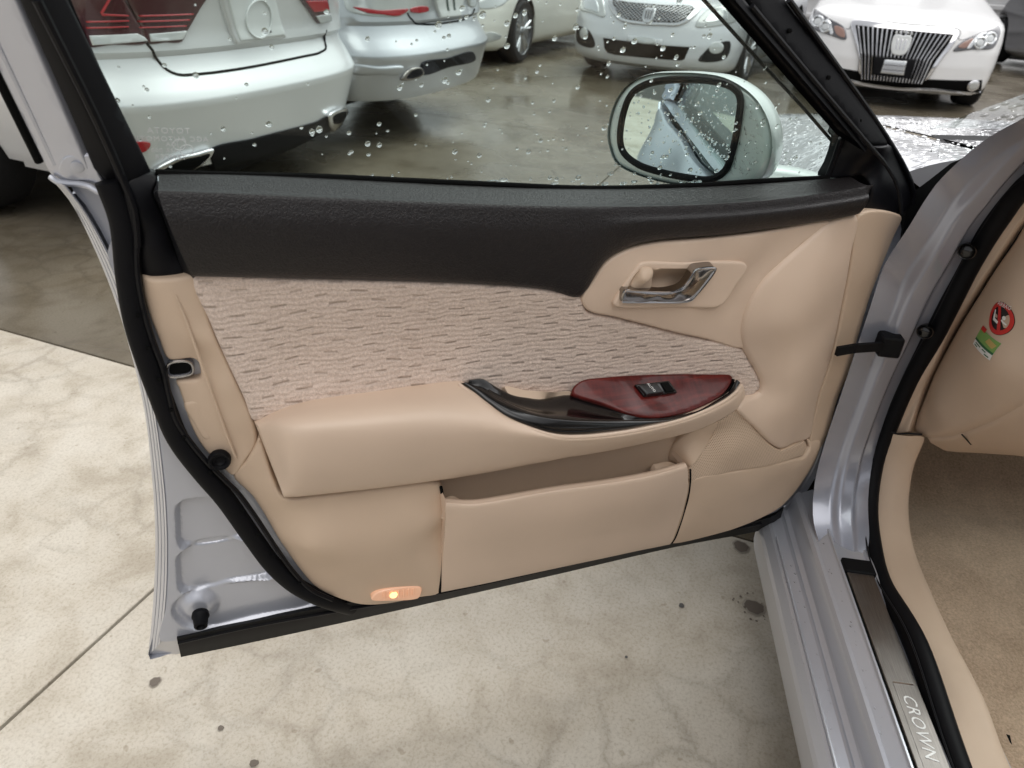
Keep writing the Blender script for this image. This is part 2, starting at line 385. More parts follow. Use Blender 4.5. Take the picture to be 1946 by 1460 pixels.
def box_geo(lo, hi, bev=0):
    x0, y0, z0 = lo; x1, y1, z1 = hi
    bm = bmesh.new(); bmesh.ops.create_cube(bm, size=1)
    for v in bm.verts: v.co = ((x0+x1)/2+v.co.x*(x1-x0), (y0+y1)/2+v.co.y*(y1-y0), (z0+z1)/2+v.co.z*(z1-z0))
    if bev: bmesh.ops.bevel(bm, geom=bm.edges[:], offset=bev, segments=3, affect='EDGES', profile=.7)
    V = [tuple(v.co) for v in bm.verts]; bm.verts.index_update(); F = [tuple(v.index for v in f.verts) for f in bm.faces]; bm.free(); return V, F
def box(name, lo, hi, material, parent, bev=.004): v, f = box_geo(lo, hi, bev); return mk(name, v, f, material, parent, smooth=False)
def lathe_geo(prof, axis_o, axis_d, n=24, ref=(0, 0, 1)):
    """profile (radius, height along axis)"""
    d = np.array(axis_d, float); d /= np.linalg.norm(d); a = np.cross(d, ref)
    if np.linalg.norm(a) < 1e-3: a = np.cross(d, (1, 0, 0))
    a /= np.linalg.norm(a); b = np.cross(d, a); o = np.array(axis_o, float); V, F = [], []
    for r, h in prof:
        for i in range(n): t = 2*math.pi*i/n; V.append(o+d*h+r*(a*math.cos(t)+b*math.sin(t)))
    for k_ in range(len(prof)-1):
        for i in range(n): F.append((k_*n+i, k_*n+(i+1) % n, (k_+1)*n+(i+1) % n, (k_+1)*n+i))
    F.append(tuple(range(n))[::-1]); F.append(tuple(range((len(prof)-1)*n, len(prof)*n))); return V, F
def lathe(name, prof, o, d, material, parent, n=24): v, f = lathe_geo(prof, o, d, n); return mk(name, v, f, material, parent)
def grid_geo(fn, us, vs):
    V = [fn(u, v) for u in us for v in vs]; m_ = len(vs)
    F = [(i*m_+j, i*m_+j+1, (i+1)*m_+j+1, (i+1)*m_+j) for i in range(len(us)-1) for j in range(m_-1)]; return V, F
def crom(P, n):
    """index-uniform Catmull-Rom, n steps per segment"""
    P = np.array(P, float); m_ = len(P); out = []
    for i in range(m_-1):
        p0 = P[max(i-1, 0)] if i else 2*P[0]-P[1]; p1, p2 = P[i], P[i+1]; p3 = P[i+2] if i+2 < m_ else 2*P[-1]-P[-2]
        for j in range(n):
            q = j/n; out.append(.5*((2*p1)+(-p0+p2)*q+(2*p0-5*p1+4*p2-p3)*q*q+(-p0+3*p1-3*p2+p3)*q**3))
    out.append(P[-1]); return np.array(out)
def loft(name, rows, material, parent, nt=6, ns=6, ang=38, straight=False):
    """surface through rows of matching points"""
    R = np.array([crom(r_, nt) for r_ in rows])
    if straight: C = np.array([linear_rows(R[:, i], ns) for i in range(R.shape[1])])
    else: C = np.array([crom(R[:, i], ns) for i in range(R.shape[1])])
    n, m_ = C.shape[:2]; V = C.reshape(-1, 3)
    F = [(i*m_+j, i*m_+j+1, (i+1)*m_+j+1, (i+1)*m_+j) for i in range(n-1) for j in range(m_-1)]
    return mk(name, V, F, material, parent, True, ang)
def linear_rows(P, n):
    out = []
    for a, b in zip(P, P[1:]): out += [a+(b-a)*j/n for j in range(n)]
    return np.array(out+[P[-1]])
def empty(name, loc=(0, 0, 0), rz=0, parent=None):
    o = bpy.data.objects.new(name, None); o.empty_display_size = .2; COL.objects.link(o); o.location = loc; o.rotation_euler = (0, 0, rz)
    if parent: o.parent = parent
    return o
def tag(o, label=None, cat=None, group=None, kind=None):
    for k_, v in (('label', label), ('category', cat), ('group', group), ('kind', kind)):
        if v: o[k_] = v
    return o
def text_geo(s, size, M, shear=0., ext=0.0006, space=1.0):
    cu = bpy.data.curves.new('t', 'FONT'); cu.body = s; cu.size = size; cu.extrude = ext; cu.shear = shear; cu.align_x = 'CENTER'; cu.align_y = 'CENTER'; cu.space_character = space; cu.resolution_u = 3
    ob = bpy.data.objects.new('t', cu); COL.objects.link(ob)
    dg = bpy.context.evaluated_depsgraph_get(); dg.update()
    me = bpy.data.meshes.new_from_object(ob.evaluated_get(dg))
    V = [M @ v.co for v in me.vertices]; F = [tuple(p_.vertices) for p_ in me.polygons]
    bpy.data.objects.remove(ob); bpy.data.meshes.remove(me); bpy.data.curves.remove(cu); return [tuple(v) for v in V], F
def frame_matrix(o, x, y):
    x = Vector(x).normalized(); y = Vector(y); y = (y-x*y.dot(x)).normalized(); z = x.cross(y)
    return Matrix(((x.x, y.x, z.x, o[0]), (x.y, y.y, z.y, o[1]), (x.z, y.z, z.z, o[2]), (0, 0, 0, 1)))

# ------------------------------------------------------------------ ground: a wet yard of concrete slabs
ground = mk('ground', [(-60,-60,-.02),(120,-60,-.02),(120,60,-.02),(-60,60,-.02)], [(0,1,2,3)], 'joint_dirt', smooth=False); tag(ground, kind='structure')
SLAB = 4.0; slab_me = {}
def slab_mesh(w, h, material):
    v, f = box_geo((0, 0, -.10), (w, h, 0), .004)
    me = bpy.data.meshes.new('slab'); me.from_pydata(v, [], f); me.materials.append(MATS[material]); return me
md, mw = slab_mesh(SLAB-.007, SLAB-.007, 'dry_concrete'), slab_mesh(SLAB-.007, SLAB-.007, 'wet_concrete')
ca, sa = math.cos(rad(-4)), math.sin(rad(-4))
for i in range(-3, 10):
    for j in range(-5, 6):
        o = bpy.data.objects.new('concrete_slab', md if i < 0 else mw); COL.objects.link(o); o.parent = ground
        a, b = i*SLAB+.0035, j*SLAB+.0035
        o.location = (.347+ca*a-sa*b, 1.161+sa*a+ca*b, 0); o.rotation_euler = (0, 0, rad(-4))
random.seed(5)
def stain(x, y, r, material, seed):
    rg = random.Random(seed); n = 40; ph = [rg.uniform(0, 6.28) for _ in range(4)]
    V = [(x, y, .0025)]
    for i in range(n):
        t = 2*math.pi*i/n; q = r*(1+.07*math.sin(2*t+ph[0])+.06*math.sin(3*t+ph[1])+.05*math.sin(7*t+ph[2])+rg.uniform(-.02, .02)); V.append((x+q*math.cos(t), y+q*math.sin(t), .0022))
    if r > .008: mk('stain_halo', [(x+(a-x)*1.22, y+(b-y)*1.22, c-.001) for a, b, c in V], [(0, 1+i, 1+(i+1) % n) for i in range(n)], 'oil_halo', ground, smooth=False)
    mk('oil_stain', V, [(0, 1+i, 1+(i+1) % n) for i in range(n)], material, ground, smooth=False)
for i, (x, y, z) in enumerate([(0.0513,0.0201,0.0),(0.235,0.0539,0.0),(0.0626,-0.0317,0.0),(-0.5141,1.0549,0.0),(0.0018,0.1679,0.0),(-0.5903,0.8022,0.0),(-0.5538,0.8906,0.0),(-0.1702,0.2569,0.0)]):
    stain(x, y, (.019,.017,.011,.009,.006,.007,.005,.003)[i], ('oil_stain','oil_stain','oil_stain','oil_stain','dark_spot','oil_stain','oil_stain','dark_spot')[i], i)  # one dark spot is a small hole, its shade given as colour
rg = random.Random(3)
for i in range(16):
    a = rg.uniform(0, 6.28); q = rg.uniform(.02, .045); X0 = (0.0513,0.0201)
    stain(X0[0]+q*math.cos(a), X0[1]+q*math.sin(a), rg.uniform(.0012, .003), 'oil_stain', 40+i)

# ------------------------------------------------------------------ sheet fence at the back
fence = empty('sheet_metal_fence', (13.6, -3.2, 0), rad(86)); tag(fence, 'pale grey corrugated sheet fence with horizontal ribs behind the cars', 'fence')
for i in range(9):
    z0 = .06+i*.33
    prof = [(z0, 0), (z0+.02, -.035), (z0+.07, -.035), (z0+.09, 0), (z0+.33, 0)]
    V, F = grid_geo(lambda u_, q: (u_, -prof[q][1]+.012, prof[q][0]), [-9, -6, -3, 0, 3, 6, 9], range(5))
    mk('rib_panel', V, F, 'fence_sheet', fence, smooth=False)
for x in range(-9, 10, 3): box('post', (x-.05, -.12, 0), (x+.05, -.03, 3.1), 'fence_sheet', fence, .006)

# ------------------------------------------------------------------ the parked cars behind
# sedan bodies as stacks of plan contours: (z, near end x, far end x, half width)
REAR_PROFILE = [(.20,.16,4.86,.83),(.25,.09,4.92,.865),(.32,.055,4.96,.89),(.44,.028,4.99,.915),(.525,.008,5.0,.93),(.553,.0,5.0,.935),(.566,.004,5.0,.936),(.60,.030,4.985,.937),
    (.64,.058,4.97,.935),(.68,.085,4.95,.93),(.715,.094,4.92,.925),(.74,.07,4.9,.925),(.80,.075,4.78,.92),(.88,.065,4.45,.91),(.95,.05,4.05,.90),
    (.99,.07,3.75,.885),(1.03,.20,3.55,.86),(1.06,.50,3.42,.80),(1.09,.80,3.36,.76),(1.20,1.05,3.12,.705),(1.32,1.38,2.86,.64),(1.40,1.66,2.62,.59),(1.44,1.95,2.40,.48),(1.455,2.1,2.25,.25)]
FRONT_PROFILE = [(.16,.12,4.7,.80),(.20,.03,4.78,.86),(.24,.01,4.82,.88),(.30,.0,4.86,.89),(.42,.005,4.88,.90),(.55,.03,4.87,.905),(.64,.06,4.85,.905),
    (.70,.09,4.83,.90),(.75,.13,4.82,.895),(.785,.19,4.82,.885),(.81,.30,4.82,.87),(.84,.46,4.82,.86),(.875,.70,4.81,.84),(.91,.95,4.80,.83),(.95,1.20,4.78,.81),(.985,1.42,4.6,.785),
    (1.02,1.52,4.2,.765),(1.08,1.64,4.02,.745),(1.20,1.90,3.72,.70),(1.32,2.18,3.40,.635),(1.40,2.42,3.1,.58),(1.44,2.62,2.9,.47),(1.455,2.7,2.8,.25)]
CORNER = {'rear': (.42, 2.6), 'front': (.52, 2.4)}
def lerp_profile(prof, z):
    if z <= prof[0][0]: return prof[0][1:]
    for a, b in zip(prof, prof[1:]):
        if z <= b[0]:
            t = (z-a[0])/(b[0]-a[0])
            return tuple(a[i]+(b[i]-a[i])*t for i in (1, 2, 3))
    return prof[-1][1:]
def face_x(kind, y, z):
    prof = REAR_PROFILE if kind == 'rear' else FRONT_PROFILE
    xn, xt, w = lerp_profile(prof, z); c, n = CORNER[kind]
    t = min(abs(y)/w, 1.0)
    return xn + c*(1-(1-t**n)**(1/n))

def fascia(root, kind, name, poly, off, material, r=.01, res=.03, sharp=False, thick=.03, parent=None, geo=False):  # black openings are patches on the surface, their inner shade only colour
    P = (linear if sharp else catmull)(np.array(poly, float), res*.6)
    V, F, d, ring = mesh2d(P, res, r)
    h = off-rdrop(d, r)
    P3 = [(face_x(kind, y, z)-hh, y, z) for (y, z), hh in zip(V, h)]
    verts = list(P3); faces = list(F); b0 = len(verts)
    verts += [P3[i] for i in ring]; b1 = len(verts); verts += [(P3[i][0]+thick, P3[i][1], P3[i][2]) for i in ring]; m_ = len(ring)
    faces += [(b0+i, b0+(i+1) % m_, b1+(i+1) % m_, b1+i) for i in range(m_)]
    if geo: return verts, faces
    return mk(name, verts, faces, material, parent or root)
def fline(root, kind, name, pts, rr, off, material, closed=False, parent=None, sy=1.):
    P = catmull(np.array(pts, float), .03, closed)
    path = [(face_x(kind, y, z)-off, y, z) for y, z in P]
    v, f = sweep_geo(path, circ(rr, 6), (1, 0, 0), closed); return mk(name, v, f, material, parent or root)
def sedan(name, pose, heading, kind, paint_m, label, group, wheel_x, zbot=0, rim='alloy'):
    root = empty(name, (pose[0], pose[1], 0), rad(heading)); tag(root, label, 'car', group)
    prof = REAR_PROFILE if kind == 'rear' else FRONT_PROFILE
    c, n = CORNER[kind]; zs = []
    for a, b in zip(prof, prof[1:]):
        m_ = max(1, int((b[0]-a[0])/.022)); zs += [a[0]+(b[0]-a[0])*i/m_ for i in range(m_)]
    zs.append(prof[-1][0])
    S = [math.sin(s*math.pi/2) for s in np.linspace(-1, 1, 37)]; XS = np.linspace(0, 1, 50)
    def ring(z):
        pts = []
        xn, xt, w = lerp_profile(prof, z)
        for s in S: pts.append((xn+c*(1-max(0, 1-abs(s)**n)**(1/n)), s*w, z))
        cc = min(c, (xt-xn)*.45)
        for t in XS[1:-1]: pts.append((xn+c+(xt-c-xn-c)*t if xt-xn > 2*c else xn+c+(xt-xn-2*c)*t, w, z))
        for s in S[::-1]: pts.append((xt-c*(1-max(0, 1-abs(s)**n)**(1/n)), s*w, z))
        for t in XS[::-1][1:-1]: pts.append((xn+c+(xt-c-xn-c)*t, -w, z))
        out = []
        for x, y, z_ in pts:
            if abs(y) > .88*w:
                for xw in wheel_x:
                    q = .385**2-(x-xw)**2
                    if q > 0 and z_ < .325+math.sqrt(q):
                        z_ = .325+math.sqrt(q); w2 = lerp_profile(prof, z_)[2]; y = math.copysign(w2*min(1, abs(y)/w), y)
            out.append((x, y, z_))
        return out
    def stack(z0, z1, nm, material, cap=False):
        L = [z for z in zs if z0-1e-6 <= z <= z1+1e-6]; R = [ring(z) for z in L]; n_ = len(R[0]); V = [p_ for r_ in R for p_ in r_]
        F = [(i*n_+j, (i+1)*n_+j, (i+1)*n_+(j+1) % n_, i*n_+(j+1) % n_) for i in range(len(R)-1) for j in range(n_)]
        F = [f for f in F]
        if cap: F.append(tuple((len(R)-1)*n_+j for j in range(n_)))
        return mk(nm, V, F, material, root)
    zg0, zg1 = (1.09, 1.40) if kind == 'rear' else (1.02, 1.40)
    stack(zbot, zg0, 'body', paint_m); stack(zg0, zg1, 'cabin_glass', 'dark_glass'); stack(zg1, 2, 'roof', paint_m, True)
    box('underbody', (.55, -.70, .20), (4.5, .70, .55), 'void_black', root, .05)
    for xw in wheel_x:
        for s in (-1, 1):
            wy = s*.80; prof_t = [(.20,-.11),(.30,-.115),(.325,-.09),(.33,0),(.325,.09),(.30,.115),(.235,.11),(.22,.09)]
            w_ = lathe('wheel', prof_t, (xw, wy, .33), (0, s, 0), 'tyre', root, 40)
            rimg = [lathe_geo([(.20,.02),(.232,.095),(.238,.108),(.226,.110),(.215,.09)], (xw, wy, .33), (0, s, 0), 36)]
            mk('rim', *merge([lathe_geo([(.236,.06),(.24,.108),(.228,.112),(.222,.085),(.06,.045),(.03,.045)], (xw, wy, .33), (0, s, 0), 36)]), 'dark_alloy', w_)
            sp = []
            for i in range(5):
                for dt in (-.16, .16):
                    t = 2*math.pi*i/5+.3; a0 = (math.cos(t+dt*.5)*.05, math.sin(t+dt*.5)*.05); a1 = (math.cos(t+dt)*.228, math.sin(t+dt)*.228)
                    path = [(xw+a0[0], wy+s*.085, .33+a0[1]), (xw+(a0[0]+a1[0])/2, wy+s*.10, .33+(a0[1]+a1[1])/2), (xw+a1[0], wy+s*.105, .33+a1[1])]
                    sp.append(sweep_geo(path, circ(.016, 6, 1, .8), (0, 1, 0)))
            sp.append(lathe_geo([(.055,.06),(.055,.10),(.03,.115),(.005,.117)], (xw, wy, .33), (0, s, 0), 16)); sp.append(lathe_geo([(.226,.095),(.241,.112),(.244,.10),(.24,.08)], (xw, wy, .33), (0, s, 0), 36))
            mk('spokes', *merge(sp), rim, w_)
    return root
G_CARS = 'parked cars in the yard'
# --- large sedan seen from behind
LX = sedan('parked_sedan', (2.01,2.28), 84.43, 'rear', 'pearl_silver', 'silver sedan with big dark red tail lamps and blank round-marked number plate', G_CARS, (1.12, 4.05), .265)
LH = fascia(LX, 'rear', 'tail_lamp', [(0.827,0.764),(0.748,0.767),(0.635,0.769),(0.631,0.788),(0.659,0.857),(0.689,0.918),(0.699,0.962),(0.78,0.96),(0.853,0.933),(0.854,0.841)], .014, 'lamp_darkred', .012)
fascia(LX, 'rear', 'lamp_strip', [(0.811,0.801),(0.668,0.806),(0.646,0.794),(0.636,0.779),(0.723,0.774),(0.809,0.769)], .022, 'lamp_clear', .003, .02, True, parent=LH)
for a in [[(0.812,0.849),(0.69,0.852),(0.69,0.847),(0.81,0.843)],[(0.815,0.829),(0.693,0.832),(0.693,0.827),(0.813,0.823)],[(0.765,0.874),(0.688,0.869),(0.69,0.864),(0.767,0.866),(0.771,0.877),(0.741,0.928),(0.734,0.928)]]:
    fascia(LX, 'rear', 'light_bar', a, .021, 'lamp_red', .0025, .02, True, parent=LH)
LH2 = fascia(LX, 'rear', 'boot_lamp', [(0.682,0.918),(0.654,0.857),(0.629,0.77),(0.56,0.768),(0.492,0.767),(0.454,0.808),(0.413,0.857),(0.375,0.901),(0.338,0.941),(0.542,0.949),(0.692,0.943)], .013, 'lamp_darkred', .010)
fascia(LX, 'rear', 'lamp_strip', [(0.623,0.803),(0.466,0.808),(0.493,0.778),(0.558,0.776),(0.623,0.776)], .021, 'lamp_clear', .003, .02, True, parent=LH2)
for a in [[(0.654,0.868),(0.433,0.869),(0.438,0.863),(0.649,0.862)],[(0.656,0.849),(0.45,0.849),(0.455,0.843),(0.652,0.843)],[(0.659,0.828),(0.468,0.828),(0.472,0.822),(0.654,0.823)]]: fascia(LX, 'rear', 'light_bar', a, .021, 'lamp_red', .0025, .02, True, parent=LH2)
RH = fascia(LX, 'rear', 'tail_lamp', [(-0.214,0.917),(-0.409,0.785),(-0.553,0.784),(-0.501,0.907)], .014, 'lamp_darkred', .008, .02, sharp=True)
fascia(LX, 'rear', 'light_bar', [(-0.274,0.892),(-0.352,0.84),(-0.517,0.838),(-0.482,0.887)], .020, 'lamp_red', .003, .02, True, parent=RH)
fascia(LX, 'rear', 'lamp_strip', [(-0.37,0.822),(-0.414,0.789),(-0.547,0.789),(-0.534,0.824)], .021, 'lamp_clear', .003, .02, True, parent=RH)
PF = fascia(LX, 'rear', 'plate_surround', [(0.31,0.957),(0.288,0.907),(0.221,0.738),(-0.121,0.746),(-0.057,0.903),(-0.036,0.963)], .016, 'pearl_silver', .012, .02, True)
PL_ = fascia(LX, 'rear', 'number_plate', [(0.278,0.951),(0.255,0.906),(0.203,0.754),(-0.096,0.759),(-0.036,0.903),(-0.016,0.958)], .024, 'plate_white', .006, .02, True, parent=PF)
q = [(0.082,0.834)][0]
fline(LX, 'rear', 'plate_ring', [(q[0]+.083*math.cos(t*.5236), q[1]+.075*math.sin(t*.5236)) for t in range(12)], .004, .028, 'plate_white', True, PF)
fascia(LX, 'rear', 'plate_mark', [(0.05,0.786),(0.002,0.786),(0.003,0.775),(0.051,0.775)], .0265, 'lamp_dark', .002, .01, True, parent=PF)
fline(LX, 'rear', 'boot_gap', [(0.689,0.918),(0.659,0.857),(0.628,0.767),(0.585,0.704),(0.564,0.668),(0.532,0.65),(0.459,0.645),(0.214,0.644),(-0.223,0.652),(-0.412,0.656),(-0.498,0.675),(-0.495,0.75)], .006, .0, 'void_black')
EX = fascia(LX, 'rear', 'exhaust_trim', [(-0.382,0.363),(-0.668,0.344),(-0.818,0.172),(-0.419,0.303)], .030, 'chrome', .010, .02)
fascia(LX, 'rear', 'exhaust_opening', [(-0.42,0.349),(-0.611,0.337),(-0.636,0.292),(-0.44,0.313)], .033, 'void_black', .004, .02, parent=EX)
EX = fascia(LX, 'rear', 'exhaust_trim', [(0.695,0.294),(0.624,0.339),(0.534,0.347),(0.447,0.349),(0.464,0.309),(0.499,0.28),(0.55,0.265)], .030, 'chrome', .012, .02)
fascia(LX, 'rear', 'exhaust_opening', [(0.662,0.292),(0.617,0.324),(0.533,0.332),(0.472,0.332),(0.487,0.309),(0.515,0.285),(0.558,0.27)], .034, 'void_black', .004, .02, parent=EX)
fascia(LX, 'rear', 'diffuser', [(0.446,0.339),(0.183,0.35),(-0.291,0.345),(-0.391,0.349),(-0.505,0.256),(-0.341,0.258),(-0.038,0.201),(0.117,0.196),(0.329,0.191)], .010, 'plastic_black', .004, .03)  # black carried lower than the diffuser, painting the shadow under the bumper
fascia(LX, 'rear', 'reflector', [(0.765,0.417),(0.706,0.411),(0.72,0.379),(0.754,0.376)], .010, 'lamp_red', .004, .02)
# --- smaller silver sedan seen from behind
SV = sedan('parked_sedan', (3.96,2.15), 85.9, 'rear', 'cool_silver', 'bluish silver sedan with slim clear and red tail lamp, white plate and slotted exhaust', G_CARS, (1.05, 3.85), .29)
TL_ = fascia(SV, 'rear', 'tail_lamp', [(0.885,0.822),(0.877,0.792),(0.832,0.775),(0.718,0.767),(0.607,0.765),(0.53,0.784),(0.327,0.788),(0.302,0.819),(0.342,0.88),(0.873,0.877)], .012, 'lamp_clear', .010, .03)
fascia(SV, 'rear', 'light_bar', [(0.867,0.815),(0.754,0.803),(0.534,0.804),(0.617,0.771),(0.733,0.779),(0.824,0.79)], .019, 'lamp_red', .005, .02, parent=TL_)
fascia(SV, 'rear', 'light_bar', [(0.523,0.805),(0.336,0.811),(0.327,0.792),(0.514,0.789)], .019, 'lamp_red', .005, .02, parent=TL_)
fascia(SV, 'rear', 'tail_lamp', [(-0.253,0.856),(-0.302,0.796),(-0.463,0.788),(-0.519,0.855)], .012, 'lamp_clear', .008, .03)
PW = fascia(SV, 'rear', 'number_plate', [(0.281,0.886),(0.179,0.743),(-0.124,0.741),(-0.196,0.883)], .02, 'plate_white', .008, .02, True)
for x in (868, 905): fascia(SV, 'rear', 'plate_digit', {868: [(0.136,0.86),(0.091,0.78),(0.063,0.78),(0.11,0.861)], 905: [(0.03,0.857),(-0.005,0.78),(-0.033,0.781),(0.004,0.858)]}[x], .0225, 'plate_ink', .001, .02, True, parent=PW)
fline(SV, 'rear', 'boot_gap', [(0.531,0.81),(0.525,0.773),(0.458,0.729),(0.32,0.709),(0.007,0.704),(-0.329,0.717),(-0.44,0.764)], .006, 0, 'void_black')  # dark line for the boot gap and the painted shadow along it
EX = fascia(SV, 'rear', 'exhaust_trim', [(0.651,0.42),(0.604,0.478),(0.494,0.479),(0.458,0.439),(0.511,0.414)], .022, 'dark_chrome', .010, .02)
fascia(SV, 'rear', 'exhaust_opening', [(0.621,0.429),(0.586,0.469),(0.499,0.47),(0.481,0.441),(0.528,0.425)], .026, 'void_black', .004, .02, parent=EX)
fascia(SV, 'rear', 'bumper_lip', [(0.914,0.511),(0.809,0.505),(0.648,0.496),(0.666,0.453),(0.798,0.458),(0.905,0.461)], .020, 'cool_silver', .018, .03)
fascia(SV, 'rear', 'diffuser', [(0.488,0.499),(0.163,0.507),(-0.242,0.509),(-0.346,0.449),(0.131,0.445),(0.466,0.438)], .008, 'plastic_black', .004, .03)
# --- cream white sedan, front corner and wheel
WH = sedan('parked_sedan', (6.94,3.81), -6, 'front', 'cream_white', 'cream white sedan half hidden, its spoked front wheel and fog lamp showing', G_CARS, (.95, 3.78), 0)
fascia(WH, 'front', 'fog_lamp', [(-0.761,0.338),(-0.819,0.364),(-0.877,0.328),(-0.869,0.288),(-0.765,0.263)], .012, 'lamp_clear', .008, .02)
fascia(WH, 'front', 'headlight', [(-0.632,0.729),(-0.689,0.586),(-0.881,0.619),(-0.88,0.741)], .012, 'lamp_clear', .010, .03)
fascia(WH, 'front', 'headlight', [(.50,.62),(.86,.66),(.84,.76),(.56,.74)], .012, 'lamp_clear', .010, .03)
fascia(WH, 'front', 'grille', [(-.4,.58),(.4,.58),(.45,.74),(-.45,.74)], .010, 'satin_chrome', .010, .03)
# --- pale silver sedan with mesh grille
CR = sedan('parked_sedan', (7.07,1.37), -10.6, 'front', 'pale_silver', 'pale silver sedan facing forward with mesh grille and twin fog lamps', G_CARS, (.98, 3.83), 0)
GF = fascia(CR, 'front', 'grille_frame', [(0.46,0.754),(0.368,0.642),(0.255,0.574),(0.039,0.559),(-0.172,0.569),(-0.36,0.587),(-0.452,0.648),(-0.507,0.738),(-0.431,0.765),(-0.102,0.764),(0.221,0.76)], .022, 'chrome', .014, .03)
GV = fascia(CR, 'front', 'grille_opening', [(0.4,0.748),(0.321,0.66),(0.236,0.606),(0.048,0.59),(-0.163,0.599),(-0.342,0.618),(-0.415,0.672),(-0.441,0.748),(-0.112,0.749),(0.212,0.745)], .023, 'void_black', .002, .03, parent=GF)
gp = np.array([(0.4,0.748),(0.321,0.66),(0.236,0.606),(0.048,0.59),(-0.163,0.599),(-0.342,0.618),(-0.415,0.672),(-0.441,0.748),(-0.112,0.749),(0.212,0.745)])
gp_d = catmull(gp, .02); rods = []
for s in (-1, 1):
    for c0 in np.arange(-1.2, 1.2, .042):
        seg = []
        for t in np.arange(-.9, .9, .012):
            y = t; z = .70+s*(t*.62)+c0*.62
            if .4 < z < .95:
                d, ins = poly_dist(np.array([[y, z]]), gp_d)
                if ins[0] and d[0] > .004: seg.append((face_x('front', y, z)-.030, y, z)); continue
            if len(seg) > 1: rods.append(sweep_geo(seg, circ(.0055, 5), (1, 0, 0)))
            seg = []
        if len(seg) > 1: rods.append(sweep_geo(seg, circ(.0055, 5), (1, 0, 0)))
tag(mk('grille_mesh', *merge(rods), 'satin_chrome', GF), kind='stuff')
def crown_badge(root, kind, name, c, w, h, off, material, tine_mat, parent=None):
    y0, z0 = c; g = []
    g.append(fascia(root, kind, name, [(y0+w*.36, z0-h*.5), (y0-w*.36, z0-h*.5), (y0-w*.5, z0+h*.22), (y0-w*.30, z0+h*.30), (y0, z0+h*.26), (y0+w*.30, z0+h*.30), (y0+w*.5, z0+h*.22)], off, material, .006, .02, geo=True))
    for i in range(5):
        t = (i-2)/2.; g.append(lathe_geo([(.002,-.008),(.011,-.004),(.011,.004),(.002,.008)], (face_x(kind, y0-w*.42*t, z0)-off, y0-w*.42*t, z0+h*(.44-.06*abs(t))), (1, 0, 0), 8))
    b = mk(name, *merge(g), material, parent or root)
    for i in (-1, 0, 1): fascia(root, kind, 'badge_slot', [(y0+i*w*.2-.006, z0-h*.34), (y0+i*w*.2+.006, z0-h*.34), (y0+i*w*.24+.007, z0+h*.12), (y0+i*w*.24-.007, z0+h*.12)], off+.0025, tine_mat, .001, .02, True, parent=parent or root)
crown_badge(CR, 'front', 'badge', (-0.034,0.672), .115, .155, .045, 'chrome', 'lamp_dark', GF)
for a in [[(0.88,0.754),(0.826,0.633),(0.616,0.609),(0.449,0.592),(0.449,0.635),(0.591,0.789)],[(-0.503,0.592),(-0.55,0.724),(-0.627,0.774),(-0.763,0.798),(-0.838,0.663),(-0.783,0.63)]]:
    H = fascia(CR, 'front', 'headlight', a, .014, 'lamp_clear', .012, .03)
    A_ = np.array(a); c0 = A_.mean(0)
    fascia(CR, 'front', 'headlight_lens', [tuple(c0+(p_-c0)*.55) for p_ in A_], .020, 'lamp_silver', .008, .02, parent=H)
fascia(CR, 'front', 'plate_bracket', [(0.148,0.453),(-0.215,0.45),(-0.216,0.398),(0.138,0.4)], .02, 'pale_silver', .006, .02, True)
fascia(CR, 'front', 'bracket_slot', [(0.079,0.441),(-0.159,0.439),(-0.155,0.408),(0.072,0.411)], .023, 'lamp_clear', .006, .02)
fascia(CR, 'front', 'lower_intake', [(0.423,0.403),(0.393,0.307),(0.353,0.267),(0.268,0.257),(-0.423,0.275),(-0.461,0.29),(-0.491,0.407),(-0.209,0.399),(0.115,0.4)], .004, 'void_black', .004, .03, sharp=True)
for a, cpt in (([(0.815,0.458),(0.796,0.327),(0.541,0.291),(0.508,0.322),(0.608,0.447)], (0.682,0.414)), ([(-0.59,0.289),(-0.635,0.379),(-0.696,0.441),(-0.825,0.476),(-0.817,0.317)], (-0.727,0.416))):
    fr_ = fascia(CR, 'front', 'fog_recess', a, .004, 'plastic_black', .006, .02)
    fascia(CR, 'front', 'fog_lamp', [(cpt[0]+.062*math.cos(t*.5236), cpt[1]+.055*math.sin(t*.5236)) for t in range(12)], .014, 'lamp_clear', .008, .015, parent=fr_)
